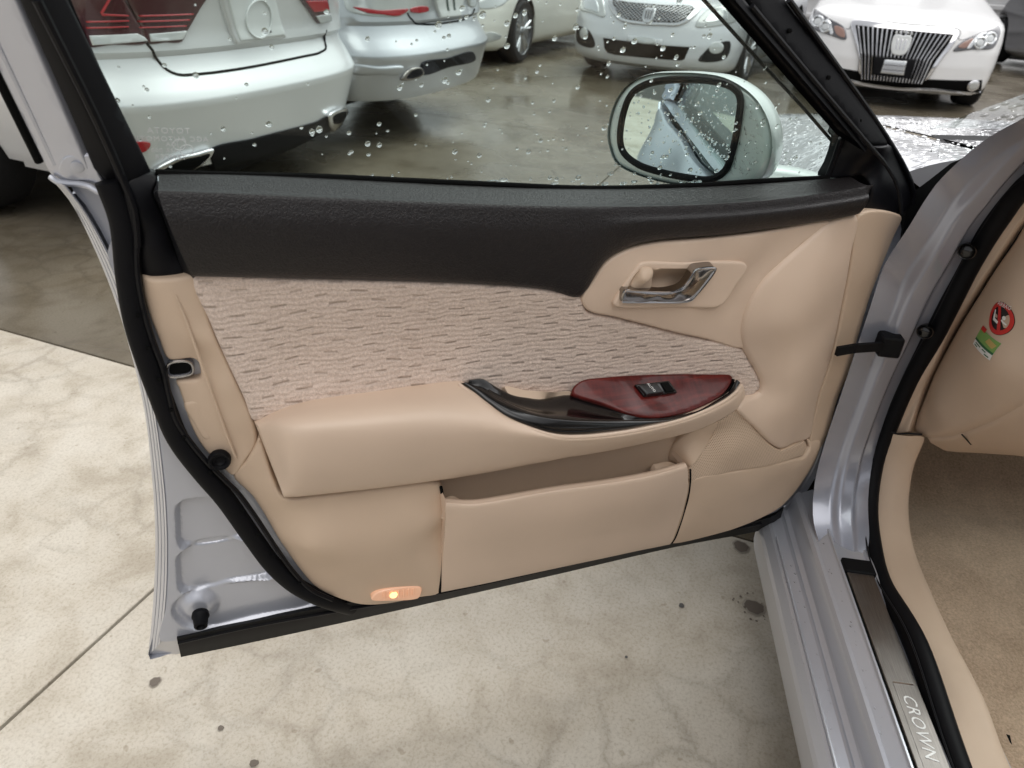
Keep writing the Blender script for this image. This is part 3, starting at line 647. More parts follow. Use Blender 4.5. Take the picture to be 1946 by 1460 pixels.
# --- white sedan with vertical slat grille
MJ = sedan('parked_sedan', (7.3,-1.07), -4.62, 'front', 'snow_white', 'bright white sedan with tall chrome slat grille and crown badge', G_CARS, (.95, 3.87), 0)
GF = fascia(MJ, 'front', 'grille_frame', [(0.5,0.707),(0.485,0.741),(0.02,0.739),(-0.434,0.733),(-0.463,0.711),(-0.452,0.648),(-0.372,0.473),(-0.292,0.288),(0.006,0.277),(0.305,0.287),(0.352,0.424),(0.429,0.574)], .030, 'chrome', .014, .03)
fascia(MJ, 'front', 'grille_opening', [(0.454,0.7),(0.02,0.698),(-0.414,0.696),(-0.398,0.634),(-0.324,0.459),(-0.274,0.262),(-0.004,0.244),(0.277,0.245),(0.335,0.425),(0.391,0.557)], .031, 'void_black', .002, .03, parent=GF, sharp=True)
tops = [(0.426,0.695),(0.382,0.695),(0.338,0.695),(0.295,0.695),(0.251,0.695),(0.208,0.695),(0.165,0.695),(0.122,0.695),(0.079,0.694),(0.036,0.694),(-0.007,0.694),(-0.05,0.693),(-0.092,0.693),(-0.134,0.693),(-0.177,0.692),(-0.219,0.692),(-0.261,0.691),(-0.304,0.691),(-0.346,0.69),(-0.388,0.689)]; mids = [(0.336,0.468),(0.302,0.468),(0.269,0.468),(0.236,0.468),(0.202,0.469),(0.169,0.469),(0.136,0.468),(0.103,0.468),(0.07,0.468),(0.038,0.468),(0.005,0.468),(-0.028,0.468),(-0.06,0.468),(-0.093,0.467),(-0.126,0.467),(-0.158,0.467),(-0.19,0.467),(-0.223,0.466),(-0.255,0.466),(-0.288,0.465)]; bots = [(0.27,0.24),(0.242,0.242),(0.214,0.243),(0.185,0.244),(0.157,0.245),(0.129,0.246),(0.101,0.247),(0.073,0.248),(0.045,0.249),(0.017,0.25),(-0.011,0.25),(-0.038,0.251),(-0.066,0.252),(-0.094,0.253),(-0.122,0.254),(-0.149,0.254),(-0.177,0.255),(-0.204,0.256),(-0.232,0.256),(-0.26,0.257)]
for t_, m__, b_ in zip(tops, mids, bots):
    ws = .0055
    path = [(face_x('front', *q)-.037, q[0], q[1]) for q in (t_, m__, b_)]; V, F = sweep_geo(path, [(-ws,-.006),(ws,-.006),(ws,.004),(0,.009),(-ws,.004)], (-1, 0, 0)); mk('grille_slat', V, F, 'chrome', GF, smooth=False)
crown_badge(MJ, 'front', 'badge', (0.016,0.599), .155, .20, .058, 'plate_white', 'satin_chrome', GF)
PH = fascia(MJ, 'front', 'plate_holder', [(0.215,0.454),(-0.156,0.462),(-0.154,0.292),(0.186,0.294)], .055, 'plastic_black', .008, .02, True)
fascia(MJ, 'front', 'number_plate', [(0.118,0.439),(-0.076,0.442),(-0.084,0.319),(0.123,0.318)], .062, 'lamp_silver', .005, .02, True, parent=PH)
for y0, sc in ((535, 1), (572, 1)):
    fascia(MJ, 'front', 'plate_line', {535: [(0.117,0.397),(-0.078,0.401),(-0.078,0.395),(0.117,0.391)], 572: [(0.116,0.356),(-0.083,0.36),(-0.081,0.353),(0.116,0.35)]}[y0], .0635, 'lamp_dark', .001, .02, True, parent=PH)
for a, rings, sw, am in (([(0.872,0.784),(0.689,0.726),(0.55,0.671),(0.505,0.57),(0.663,0.588),(0.824,0.616),(0.886,0.653),(0.884,0.728)], [(0.806,0.691),(0.722,0.655)], [(0.72,0.726),(0.678,0.684),(0.637,0.599),(0.658,0.591),(0.689,0.661),(0.738,0.713)], [(0.64,0.672),(0.551,0.656),(0.523,0.585),(0.604,0.603)]),
                     ([(-0.449,0.56),(-0.502,0.638),(-0.623,0.702),(-0.816,0.778),(-0.832,0.681),(-0.8,0.602),(-0.616,0.581)], [(-0.664,0.641),(-0.746,0.68)], [(-0.704,0.727),(-0.631,0.674),(-0.591,0.592),(-0.561,0.585),(-0.607,0.683),(-0.671,0.726)], [(-0.483,0.595),(-0.514,0.635),(-0.593,0.674),(-0.576,0.621),(-0.548,0.591)])):
    H = fascia(MJ, 'front', 'headlight', a, .014, 'lamp_dark', .010, .025)
    for q in rings: fline(MJ, 'front', 'headlight_lens', [(q[0]+.05*math.cos(t*.5236), q[1]+.045*math.sin(t*.5236)) for t in range(12)], .012, .016, 'lamp_silver', True, H); fascia(MJ, 'front', 'lens', [(q[0]+.036*math.cos(t*.5236), q[1]+.032*math.sin(t*.5236)) for t in range(12)], .026, 'lamp_clear', .014, .015, parent=H)
    fascia(MJ, 'front', 'light_guide', sw, .022, 'lamp_silver', .006, .02, parent=H); fascia(MJ, 'front', 'turn_signal', am, .019, 'lamp_amber', .006, .02, parent=H)
fascia(MJ, 'front', 'lower_intake', [(0.516,0.316),(0.311,0.306),(-0.267,0.299),(-0.798,0.322),(-0.844,0.198),(-0.39,0.222),(-0.074,0.195),(0.237,0.203),(0.448,0.234)], .004, 'void_black', .004, .03, sharp=True)
fline(MJ, 'front', 'chrome_strip', [(0.434,0.224),(0.231,0.182),(-0.083,0.175),(-0.375,0.205),(-0.621,0.196),(-0.801,0.169),(-0.844,0.198)], .009, .012, 'chrome')
fg = (-0.733,0.267)
FO = fascia(MJ, 'front', 'fog_lamp', [(fg[0]+.060*math.cos(t*.5236), fg[1]+.054*math.sin(t*.5236)) for t in range(12)], .022, 'chrome', .014, .015)
fascia(MJ, 'front', 'fog_lens', [(fg[0]+.044*math.cos(t*.5236), fg[1]+.040*math.sin(t*.5236)) for t in range(12)], .026, 'lamp_clear', .008, .015, parent=FO)
fline(MJ, 'front', 'bonnet_gap', [(0.53,0.66),(0.497,0.663),(0.491,0.724),(0.453,0.744),(0.021,0.743),(-0.444,0.735),(-0.473,0.704),(-0.464,0.659),(-0.507,0.657),(-0.621,0.708),(-0.807,0.785)], .004, .0, 'lamp_dark')
# --- dark grey car at the fence
GY = sedan('parked_sedan', (9.8, -4.75), 8, 'front', 'charcoal_paint', 'dark grey car, only its front corner and wheel arch beside the white sedan', G_CARS, (.95, 3.8), 0)
fascia(GY, 'front', 'headlight', [(.50,.58),(.86,.62),(.85,.74),(.56,.70)], .012, 'lamp_clear', .010, .03)
fascia(GY, 'front', 'headlight', [(-.50,.58),(-.86,.62),(-.85,.74),(-.56,.70)], .012, 'lamp_clear', .010, .03)
fascia(GY, 'front', 'grille', [(-.4,.45),(.4,.45),(.5,.70),(-.5,.70)], .010, 'satin_chrome', .010, .03)

# ------------------------------------------------------------------ the silver car whose front door stands open
CAR = empty('silver_sedan', (0, 0, 0), rad(9.5)); tag(CAR, 'silver sedan in the foreground with its beige-trimmed front door wide open', 'car')
def along(P, t):
    s = np.r_[0, np.cumsum(np.linalg.norm(np.diff(P, axis=0), axis=1))]; s /= s[-1]; return np.array([np.interp(t, s, P[:, i]) for i in range(3)])
# sill: one swept pressing under the door opening
prof = [(-.17,.19),(.03,.17),(.058,.19),(.064,.215),(.065,.252),(.0625,.262),(.0545,.277),(.050,.2805),(.0485,.2795),(.046,.2795),(.030,.2835),(.0275,.2865),(.0265,.2905),(.0190,.294),(.0170,.2975),(.0160,.322),(.0145,.330),(.0105,.3365),(.0060,.338),(.0050,.3365),(.0035,.3372),(-.0135,.3475),(-.0160,.347),(-.018,.343),(-.064,.343),(-.066,.346),(-.088,.343),(-.16,.32)]
xs = list(np.linspace(.02, -2.9, 40))
mk('sill', *sweep_geo([(x, 0, 0) for x in xs], [(p_[0], p_[1]) for p_ in prof][::-1], (0, 0, 1)), 'silver_paint', CAR, True, 14)
for y, z, r_ in ((.048,.2835,.0022),(-.0155,.3490,.0025)):
    tube('sill_bead', [(x, y, z) for x in np.linspace(-.05, -2.8, 20)], r_, 'silver_paint', CAR, 6)
SP = box('scuff_plate', (-1.0,-.0615,.344), (-.195,-.0205,.3525), 'brushed_steel', CAR, .0022)
fr_ = box('badge_plate', (-.532,-.0555,.3522), (-.405,-.0285,.3530), 'dark_chrome', SP, 0); fr_.data.materials[0] = MATS['brushed_steel']
v, f = text_geo('CROWN', .0225, frame_matrix((-.468,-.0415,.3533), (-1,0,0), (0,-1,0)), .25, .0003, 1.10); mk('badge_lettering', v, f, 'etched_light', SP, False)
v, f = sweep_geo([(-.404,-.0285,.3535),(-.404,-.0555,.3535)], circ(.0008, 6), (0,0,1)); mk('badge_border', v, f, 'chrome', SP)
v, f = sweep_geo([(-.533,-.0285,.3535),(-.533,-.0555,.3535)], circ(.0008, 6), (0,0,1)); mk('badge_border', v, f, 'chrome', SP)
box('scuff_end_cap', (-.197,-.066,.343), (-.165,-.018,.356), 'plastic_black', SP, .005)
v, f = sweep_geo([(-1.0,-.0192,.3475),(-.19,-.0192,.3475)], circ(.0022, 6), (0,0,1)); mk('scuff_seal', v, f, 'void_black', SP)
# rubber seal round the door opening
ws = [(-0.5084,-0.08,0.3366),(-0.3335,-0.08,0.356),(-0.1829,-0.082,0.33),(-0.1015,-0.086,0.3419),(-0.0346,-0.092,0.3686),(0.0172,-0.1,0.4236),(0.0345,-0.108,0.4943),(0.0324,-0.112,0.5916),(0.0088,-0.112,0.6804),(-0.0029,-0.112,0.7458),(-0.0165,-0.112,0.8184),(-0.042,-0.112,0.89),(-0.0747,-0.112,0.945)]
zs_ = ws[0][2]
path = [(-1.12,-.080,zs_+.35),(-1.09,-.080,zs_+.10),(-1.0,-.080,zs_),(-.8,-.080,zs_)]+ws+[(-.30,-.14,1.06),(-.62,-.20,1.25),(-.95,-.24,1.35),(-1.1,-.22,1.30),(-1.13,-.15,1.0)]
tube('opening_seal', path, .0195, 'rubber', CAR, 12, True, (0,1,0), sx=1.0, sy=.8, spacing=.02)
for dx, r_ in ((-.009,.0016),(.008,.0014)):
    pp = catmull(path, .02, True); T, B, Nn = frames(pp, True, (0,1,0)); v, f = sweep_geo(pp+B*dx+np.array([0,.0135,.006]), circ(r_, 5), (0,1,0), True); mk('seal_ridge', v, f, 'frame_dark', CAR)
# hinge pillar: lofted between the outer gap and the opening seal
JL = np.array([(-0.2135,-0.03,1.0619),(-0.1864,-0.025,1.0433),(-0.1268,-0.02,1.006),(-0.0821,-0.014,0.9626),(-0.0713,-0.006,0.9383),(-0.0711,0.002,0.9132),(-0.0644,0.008,0.8736),(-0.0288,0.01,0.8015),(-0.0284,0.01,0.7375),(-0.0278,0.01,0.6555),(-0.0273,0.01,0.5671),(-0.0267,0.01,0.4718),(-0.0401,0.01,0.4029),(-0.0753,0.008,0.3559),(-0.1241,-0.0,0.3352),(-0.1814,-0.012,0.3304)])
JR = np.array([(-0.1185,-0.105,0.9997),(-0.0925,-0.105,0.9695),(-0.0682,-0.105,0.9342),(-0.0471,-0.105,0.8976),(-0.0298,-0.105,0.8584),(-0.0207,-0.105,0.8233),(-0.0123,-0.105,0.7852),(-0.0045,-0.105,0.751),(0.0031,-0.105,0.71),(0.0151,-0.105,0.6536),(0.028,-0.103,0.5888),(0.027,-0.099,0.5109),(0.0062,-0.092,0.4372),(-0.0478,-0.084,0.3838),(-0.1163,-0.076,0.3534),(-0.1676,-0.06,0.326)])
JL, JR = catmull(JL, .03, False), catmull(JR, .03, False)
def jamb(t, s):
    a, b = along(JL, t), along(JR, t); p_ = a+(b-a)*s
    q = max(0., min(1., (s-.30)/.16)); q2 = max(0., min(1., (s-.66)/.12)); k_ = min(1, t*6, (1-t)*5)
    return (p_[0]-k_*(.014*q*q*(3-2*q)-.016*q2*q2*(3-2*q2))-.004*k_*math.sin(math.pi*s), p_[1], p_[2])
mk('hinge_pillar', *grid_geo(jamb, list(np.linspace(0, 1, 70)), list(np.linspace(0, 1, 40))), 'silver_jamb_shaded', CAR)
for c_, d in (((-0.0339,-0.088,0.8407), 0), ((-0.0052,-0.086,0.6989), 0)):
    o = np.array(c_)+np.array((-.012,0,0)); g = lathe('grommet', [(.0110,-.01),(.0122,.002),(.0110,.0045),(.0085,.003),(.0078,.006),(.004,.0075),(.0005,.0075)], o, (-.80,.55,.05), 'gloss_black', CAR, 22)
patch('wing_gap_backing', [(0.039,-0.03,0.8271),(0.0696,-0.03,0.8822),(0.0161,-0.03,0.9197),(-0.0332,-0.03,0.9557),(-0.076,-0.03,0.9762),(-0.0794,-0.03,0.9538),(-0.0463,-0.03,0.9092),(-0.0298,-0.03,0.8506)], 'void_black', CAR, r=0, thick=.002, res=.03, nref=(-1,.3,0), sharp=True)  # black sheet behind the wing gap, the gap's darkness put into its colour
box('pillar_gap_backing', (.075,-.11,.22), (.32,.03,.86), 'void_black', CAR, .01)  # black filler box added behind the hinge gap to keep it dark and closed
# door check strap and its bracket
ck = (-0.0236,-0.035,0.6758)
c3 = np.array(ck); v1 = box_geo((c3[0]-.022,c3[1]-.016,c3[2]-.016), (c3[0]+.02,c3[1]+.018,c3[2]+.018), .006)
CK = mk('check_bracket', *v1, 'plastic_black', CAR, False)
mk('check_strap', *sweep_geo([c3+np.array((-.01,.0,0)), (-0.074,0.03,0.6842), (-0.0884,0.06,0.6824)], [(-.003,-.007),(.003,-.007),(.003,.007),(-.003,.007)], (0,0,1)), 'plastic_black', CK, False)
# front wing and bonnet
def wing_z(x, y):
    s = (y+.87)/.94
    e = max(0, (abs(s)-.80)/.20)
    return .925-.115*(x-.1)-.055*max(0, x-.9)**2*1.4+.045*(1-s*s)-.085*e**2.2
def bonnet_pt(x, y): return (x, y, wing_z(x, y))
BX = list(np.linspace(.10, 1.95, 40))
mk('bonnet', *grid_geo(lambda x, y: bonnet_pt(max(x, .10+.26*min(1, max(0, -y-.15, -(-1.74-y)-.15 if y < -.87 else 0)/.4) if y > -.87 else .10+.26*min(1, max(0, y+1.59)/.4)), y), BX, list(np.linspace(-.185, -1.555, 40))), 'wet_silver_paint', CAR)
def wing_pt(x, t):
    if t <= 1: y = -.179+.249*t; return (x, y, wing_z(x, y)-(.0 if t > .02 else .004))
    z0 = wing_z(x, .07); z = z0+(.22-z0)*(t-1); b = .012*math.sin(math.pi*min(1, (t-1)*1.2)); y = .07+b
    for q in (.62,):
        rr_ = .37**2-(x-q)**2
        if rr_ > 0 and z < .33+math.sqrt(rr_): z = .33+math.sqrt(rr_)
    return (x, y, z)
WT = list(np.linspace(0, 1, 16))+list(np.linspace(1.03, 2, 24))
mk('wing', *grid_geo(wing_pt, [.075]+BX, WT), 'wet_silver_paint', CAR)
mk('wing', *grid_geo(lambda x, t: (wing_pt(x, t)[0], -1.74-wing_pt(x, t)[1], wing_pt(x, t)[2]), [.075]+BX, WT), 'wet_silver_paint', CAR)
v, f = sweep_geo([bonnet_pt(x, -.182) for x in BX], circ(.0012, 6)); mk('bonnet_gap', v, f, 'void_black', CAR)
mk('front_bumper', *grid_geo(lambda t, z: (1.95+.22*math.sin(math.pi*t)**.5-.1*abs(z-.5), .07-1.88*t, z), list(np.linspace(0, 1, 25)), [.2,.3,.4,.5,.58]), 'silver_paint', CAR)
for xw in (.62, -2.23):
    for s, yw in ((1, -.06), (-1, -1.68)):
        w_ = lathe('wheel', [(.20,-.11),(.30,-.115),(.325,-.09),(.33,0),(.325,.09),(.30,.115),(.235,.11),(.22,.09)], (xw, yw, .33), (0, s, 0), 'tyre', CAR, 40)
        mk('rim', *lathe_geo([(.236,.06),(.24,.108),(.228,.112),(.222,.085),(.06,.06),(.03,.07)], (xw, yw, .33), (0, s, 0), 36), 'alloy', w_)
# cabin: rest of the shell
def tub(name, pts, r_, m_, sx=1, sy=1): return tube(name, pts, r_, m_, CAR, 12, False, (0,1,0), sx, sy, .05)
for s in (0, 1):
    f_ = (lambda y: y) if s == 0 else (lambda y: -1.74-y)
    tub('a_pillar', [(-.20,f_(-.105),1.03),(-.5,f_(-.17),1.22),(-.85,f_(-.24),1.37),(-1.4,f_(-.27),1.42),(-2.0,f_(-.25),1.40)], .045, 'silver_paint')
    tub('b_pillar', [(-1.15,f_(-.03),.36),(-1.16,f_(-.03),.92),(-1.18,f_(-.24),1.38)], .05, 'frame_black')
def side_pt(x, z):
    y = .075+.012*math.sin(math.pi*(z-.2)/.8)
    if z > .93: y = .075-(z-.93)*.8
    rr_ = .38**2-(x+2.23)**2; zz_ = z
    if rr_ > 0 and z < .33+math.sqrt(rr_): zz_ = .33+math.sqrt(rr_)
    return (x, y, zz_)
SX = list(np.linspace(-1.14, -3.2, 44)); SZ = list(np.linspace(.20, .95, 26))
mk('rear_door', *grid_geo(lambda x, z: side_pt(x, z), SX, SZ), 'silver_paint', CAR)
mk('far_side', *grid_geo(lambda x, z: (side_pt(x, z)[0], -1.74-side_pt(x, z)[1], side_pt(x, z)[2]), list(np.linspace(.1, -3.2, 44)), SZ), 'silver_paint', CAR)
mk('rear_glass', *grid_geo(lambda x, t: (x-.12*t*(x+1.17)*-1*-.3, .055-.28*t, .95+.43*t), list(np.linspace(-1.2, -2.35, 8)), [0,.25,.5,.75,1]), 'dark_glass', CAR)
mk('roof', *grid_geo(lambda x, y: (x, y, 1.40+.06*(1-((y+.87)/.64)**2)-.05*((x+1.5)/.8)**2), list(np.linspace(-.72, -2.35, 14)), list(np.linspace(-.23, -1.51, 12))), 'silver_paint', CAR)
mk('windscreen', *grid_geo(lambda t, y: (.30-1.02*t, -.87+(y+.87)*(1-.18*t), .945+.44*t+.03*(1-((y+.87)/.75)**2)), [0,.25,.5,.75,1], list(np.linspace(-.12, -1.62, 12))), 'window_glass', CAR)
mk('boot', *grid_geo(lambda t, y: (-2.35-1.35*t, -.87+(y+.87)*(1-.0*t), [1.38,1.16,.99,.985,.97,.6,.25][int(round(t*6))]), [i/6 for i in range(7)], list(np.linspace(.075, -1.815, 10))), 'silver_paint', CAR)
# inside: floor, dashboard, seat
def floor_pt(x, y):
    z = .205+.012*math.sin(7*x+3*y)*math.sin(5*y)+(.40*max(0, min(1, (x-.22)/.5))**1.3 if x > .22 else 0)
    e = max(0, min(1, (-.135-y)/.06)); return (x, y, z+(.03*(1-e)**2))
mk('carpet', *grid_geo(floor_pt, list(np.linspace(-1.2, .75, 60)), list(np.linspace(-.135, -.80, 36))), 'carpet', CAR)
loft('pillar_trim', [[(-0.0976,-0.118,1.0071),(-0.0702,-0.118,0.9346),(-0.0488,-0.118,0.8852),(-0.0227,-0.118,0.8157),(-0.0094,-0.118,0.7485),(0.0012,-0.118,0.6643),(0.0213,-0.116,0.576),(0.0253,-0.112,0.4898)],
    [(-0.1052,-0.128,0.9891),(-0.0644,-0.128,0.9153),(-0.0468,-0.128,0.8719),(-0.0218,-0.128,0.8033),(-0.0068,-0.128,0.7336),(0.0018,-0.128,0.6519),(0.021,-0.128,0.5623),(0.0264,-0.124,0.4864)],
    [(-0.112,-0.138,0.9721),(-0.0599,-0.138,0.8982),(-0.0445,-0.138,0.8592),(-0.0148,-0.138,0.7748),(0.0076,-0.138,0.6972),(0.0178,-0.138,0.6262),(0.0233,-0.138,0.5654),(0.0129,-0.136,0.4994)],
    [(-0.0723,-0.165,0.9611),(-0.0203,-0.165,0.8862),(-0.0042,-0.165,0.8463),(0.0245,-0.165,0.7596),(0.0471,-0.165,0.6796),(0.0587,-0.165,0.6055),(0.0641,-0.165,0.5426),(0.0588,-0.165,0.4709)]], 'beige_dash', CAR)
SL_ = [[(0.0178,-0.108,0.4898),(0.0178,-0.102,0.4235),(-0.0286,-0.094,0.3735),(-0.0995,-0.088,0.3428),(-0.1861,-0.085,0.3361),(-0.2916,-0.085,0.3403),(-0.3909,-0.085,0.3432),(-0.5146,-0.085,0.3477),(-0.6582,-0.085,0.3616)],
    [(0.0142,-0.116,0.489),(0.0097,-0.11,0.4283),(-0.0309,-0.104,0.377),(-0.104,-0.098,0.3486),(-0.1912,-0.096,0.3432),(-0.2965,-0.096,0.348),(-0.3935,-0.096,0.349),(-0.5136,-0.096,0.349),(-0.6558,-0.096,0.3603)],
    [(0.0008,-0.132,0.4971),(0.0004,-0.13,0.4359),(-0.0386,-0.126,0.3822),(-0.1086,-0.122,0.35),(-0.2004,-0.118,0.3463),(-0.3014,-0.116,0.3522),(-0.4065,-0.116,0.3563),(-0.5112,-0.116,0.3506),(-0.6533,-0.116,0.3617)],
    [(0.0004,-0.15,0.5),(-0.0031,-0.15,0.4393),(-0.0372,-0.15,0.3803),(-0.111,-0.145,0.3504),(-0.2047,-0.14,0.348),(-0.3,-0.137,0.3505),(-0.4124,-0.135,0.3588),(-0.5074,-0.134,0.3493),(-0.6509,-0.134,0.3627)]]
SL_.append([(x+.004, y-.010, z-.010) for x, y, z in SL_[3]]); SL_.append([(x+.015, y-.014, z-.05) for x, y, z in SL_[3]]); SL_.append([(x+.02, y-.018, .19) for x, y, z in SL_[3]])
loft('sill_trim', SL_, 'beige_plastic', CAR)
tube('trim_seam', [(0.015,-0.108,0.4928),(0.0121,-0.118,0.4918),(0.002,-0.131,0.5016),(-0.0027,-0.149,0.5052)], .0014, 'frame_dark', CAR, 6)
DS = patch('dash_side', [(0.0363,-0.15,0.487),(0.0429,-0.15,0.5669),(0.0304,-0.15,0.6697),(0.0032,-0.15,0.7694),(-0.0264,-0.15,0.8533),(-0.0424,-0.15,0.9013),(-0.1112,-0.16,0.92),(-0.1364,-0.175,0.8224),(-0.163,-0.175,0.7336),(-0.1588,-0.178,0.6798),(-0.1331,-0.175,0.6299),(-0.0892,-0.17,0.5772),(-0.0338,-0.165,0.5222),(0.0037,-0.16,0.4939)], 'beige_dash', CAR, [(-0.0824,-0.146,0.8198),(-0.0646,-0.142,0.7547),(-0.0517,-0.142,0.6413),(-0.0244,-0.145,0.5668),(-0.1363,-0.145,0.7068)], r=.014, thick=.06, res=.012, nref=(-.5,1,0))
patch('dash_lower', [(0.0074,-0.165,0.4877),(-0.0308,-0.168,0.5164),(-0.0835,-0.175,0.5692),(-0.1281,-0.18,0.6219),(-0.1518,-0.185,0.6697),(-0.1791,-0.19,0.7362),(-0.1386,-0.3,0.5679),(-0.0347,-0.3,0.5052),(0.0348,-0.29,0.4597),(0.0711,-0.25,0.4337),(0.0087,-0.19,0.4741)], 'beige_dash', CAR, r=.008, thick=.04, res=.014, nref=(-1,.4,-.2))
v, f = sweep_geo([(-0.077,-0.168,0.5579),(-0.0556,-0.2,0.5288)], circ(.0011, 6)); mk('panel_gap', v, f, 'frame_dark', CAR)
v, f = sweep_geo([(-0.0451,-0.26,0.5254),(-0.1239,-0.23,0.5928),(-0.2019,-0.2,0.6687)], circ(.0011, 6)); mk('panel_gap', v, f, 'frame_dark', CAR)
box('dash_core', (.02,-1.56,.52), (.24,-.20,.84), 'dark_pad', CAR, .05)  # unseen box for the dash body, added to block light
mk('cowl', *grid_geo(lambda x, y: (x, y, wing_z(.2, y)-.02-.05*max(0, .3-x)), [-.05,.1,.25,.42], list(np.linspace(-.17, -1.57, 16))), 'plastic_black', CAR)
# warning stickers on the dash end
from mathutils.bvhtree import BVHTree
DSB = BVHTree.FromPolygons([v.co[:] for v in DS.data.vertices], [tuple(p_.vertices) for p_ in DS.data.polygons])
def lay(V, nv, lift):
    out = []
    for p_ in V:
        h = DSB.ray_cast(Vector(p_)+Vector(nv)*.05, -Vector(nv))
        out.append(np.array(h[0])+nv*lift if h[0] is not None else np.array(p_)+nv*lift)
    return out
sc = [(-0.091,-0.14,0.7626),(-0.1126,-0.14,0.7726),(-0.0741,-0.14,0.7812)]
c0 = np.array(sc[0]); ax = np.array(sc[1])-c0; ay = np.array(sc[2])-c0
def disc(name, c, ax, ay, k0, k1, material, lift, parent, n=40, a0=0, a1=2*math.pi):
    nv = np.cross(ax, ay); nv /= np.linalg.norm(nv); V = []
    if nv[1] < 0: nv = -nv
    for k_ in (k0, k1):
        for i in range(n+1): t = a0+(a1-a0)*i/n; V.append(c+ax*k_*math.cos(t)+ay*k_*math.sin(t))
    V = lay(V, nv, lift)
    return mk(name, V, [(i, i+1, n+2+i, n+1+i) for i in range(n)], material, parent, False)
ST = disc('airbag_sticker', c0, ax, ay, 0, 1.0, 'sticker_black', .0006, DS)
ST.parent = DS
def quad(name, c, ax, ay, pts, material, lift, parent):
    nv = np.cross(ax, ay); nv /= np.linalg.norm(nv)
    if nv[1] < 0: nv = -nv
    if len(pts) == 4:
        q = [np.array(w_) for w_ in pts]; n = 6; g_ = [[q[0]*(1-i/n)*(1-j/n)+q[1]*(i/n)*(1-j/n)+q[2]*(i/n)*(j/n)+q[3]*(1-i/n)*(j/n) for j in range(n+1)] for i in range(n+1)]
        V = lay([c+ax*w_[0]+ay*w_[1] for r_ in g_ for w_ in r_], nv, lift); F = [(i*(n+1)+j, (i+1)*(n+1)+j, (i+1)*(n+1)+j+1, i*(n+1)+j+1) for i in range(n) for j in range(n)]
        return mk(name, V, F, material, parent, False)
    V = lay([c+ax*a+ay*b for a, b in pts], nv, lift+.0006); return mk(name, V, [tuple(range(len(V)))], material, parent, False)
disc('sticker_ring', c0, ax, ay, .72, .97, 'sticker_red', .0009, DS)
quad('sticker_bar', c0, ax, ay, [(-.10,.80),(.14,.74),(.10,-.80),(-.14,-.74)], 'sticker_red', .0012, DS)
quad('sticker_seat', c0, ax, ay, [(-.50,.12),(-.38,.55),(-.28,.52),(-.34,.02),(-.05,-.20),(-.12,-.34),(-.52,-.10)], 'sticker_white', .0010, DS)
disc('sticker_head', c0+ax*.34+ay*.02, ax*.13, ay*.13, 0, 1, 'sticker_white', .0010, DS, 14)
quad('sticker_body', c0, ax, ay, [(.14,-.12),(.30,-.30),(.52,-.42),(.55,-.34),(.36,-.20),(.22,-.06)], 'sticker_white', .0010, DS)
Mt = frame_matrix(tuple(c0+ax*.38+ay*.76+np.array((0,.0012,0))), tuple(ax*.85-ay*.30), tuple(ay))
v, f = text_geo('AIRBAG', .0080, Mt, 0, .0); nv_ = np.cross(ax, ay); nv_ /= np.linalg.norm(nv_); nv_ = nv_ if nv_[1] > 0 else -nv_; v = lay(v, nv_, .0016); mk('sticker_lettering', v, f, 'sticker_white', DS, False)
cd = [np.array(q) for q in [(-0.0638,-0.1405,0.7355),(-0.1195,-0.1405,0.7392),(-0.1192,-0.1405,0.7088),(-0.0631,-0.1405,0.7073)]]
c1 = cd[3]; bx_ = cd[2]-cd[3]; by_ = cd[0]-cd[3]
quad('service_sticker', c1, bx_, by_, [(0,0),(1,0),(1,1),(0,1)], 'sticker_white', .0006, DS)
quad('sticker_field', c1, bx_, by_, [(0,.42),(1,.42),(1,1),(0,1)], 'sticker_green', .0009, DS)
quad('sticker_band', c1, bx_, by_, [(0,.30),(1,.30),(1,.42),(0,.42)], 'sticker_dark_green', .0009, DS)
quad('sticker_tab', c1, bx_, by_, [(.02,.90),(.30,.90),(.30,1.12),(.02,1.12)], 'sticker_red', .0011, DS)
quad('sticker_picture', c1, bx_, by_, [(.52,.62),(.88,.55),(.95,.80),(.60,.88)], 'sticker_tan', .0011, DS)
for b, a0_, a1_ in ((.20,.12,.45),(.20,.55,.75),(.08,.1,.3),(.08,.72,.92)): quad('sticker_line', c1, bx_, by_, [(a0_,b-.02),(a1_,b-.02),(a1_,b+.04),(a0_,b+.04)], 'sticker_dark_green', .0009, DS)
v, f = box_geo((-1.16,-.72,.30), (-.62,-.22,.50), .06); SE = mk('seat', v, f, 'beige_leather', CAR)
v, f = box_geo((-.07,-.72,0), (.08,-.22,.62), .05); v = [(x-1.10-.32*z, y, z+.42) for x, y, z in v]; mk('backrest', v, f, 'beige_leather', CAR)
bt = (-0.3618,-0.2461,0.222)
mk('carpet_scrap', [(bt[0]-.006,bt[1]-.003,bt[2]-.004),(bt[0]+.007,bt[1]-.004,bt[2]+.0),(bt[0]+.005,bt[1]+.004,bt[2]+.004),(bt[0]-.007,bt[1]+.003,bt[2]+.002)], [(0,1,2,3)], 'void_black', CAR, False)

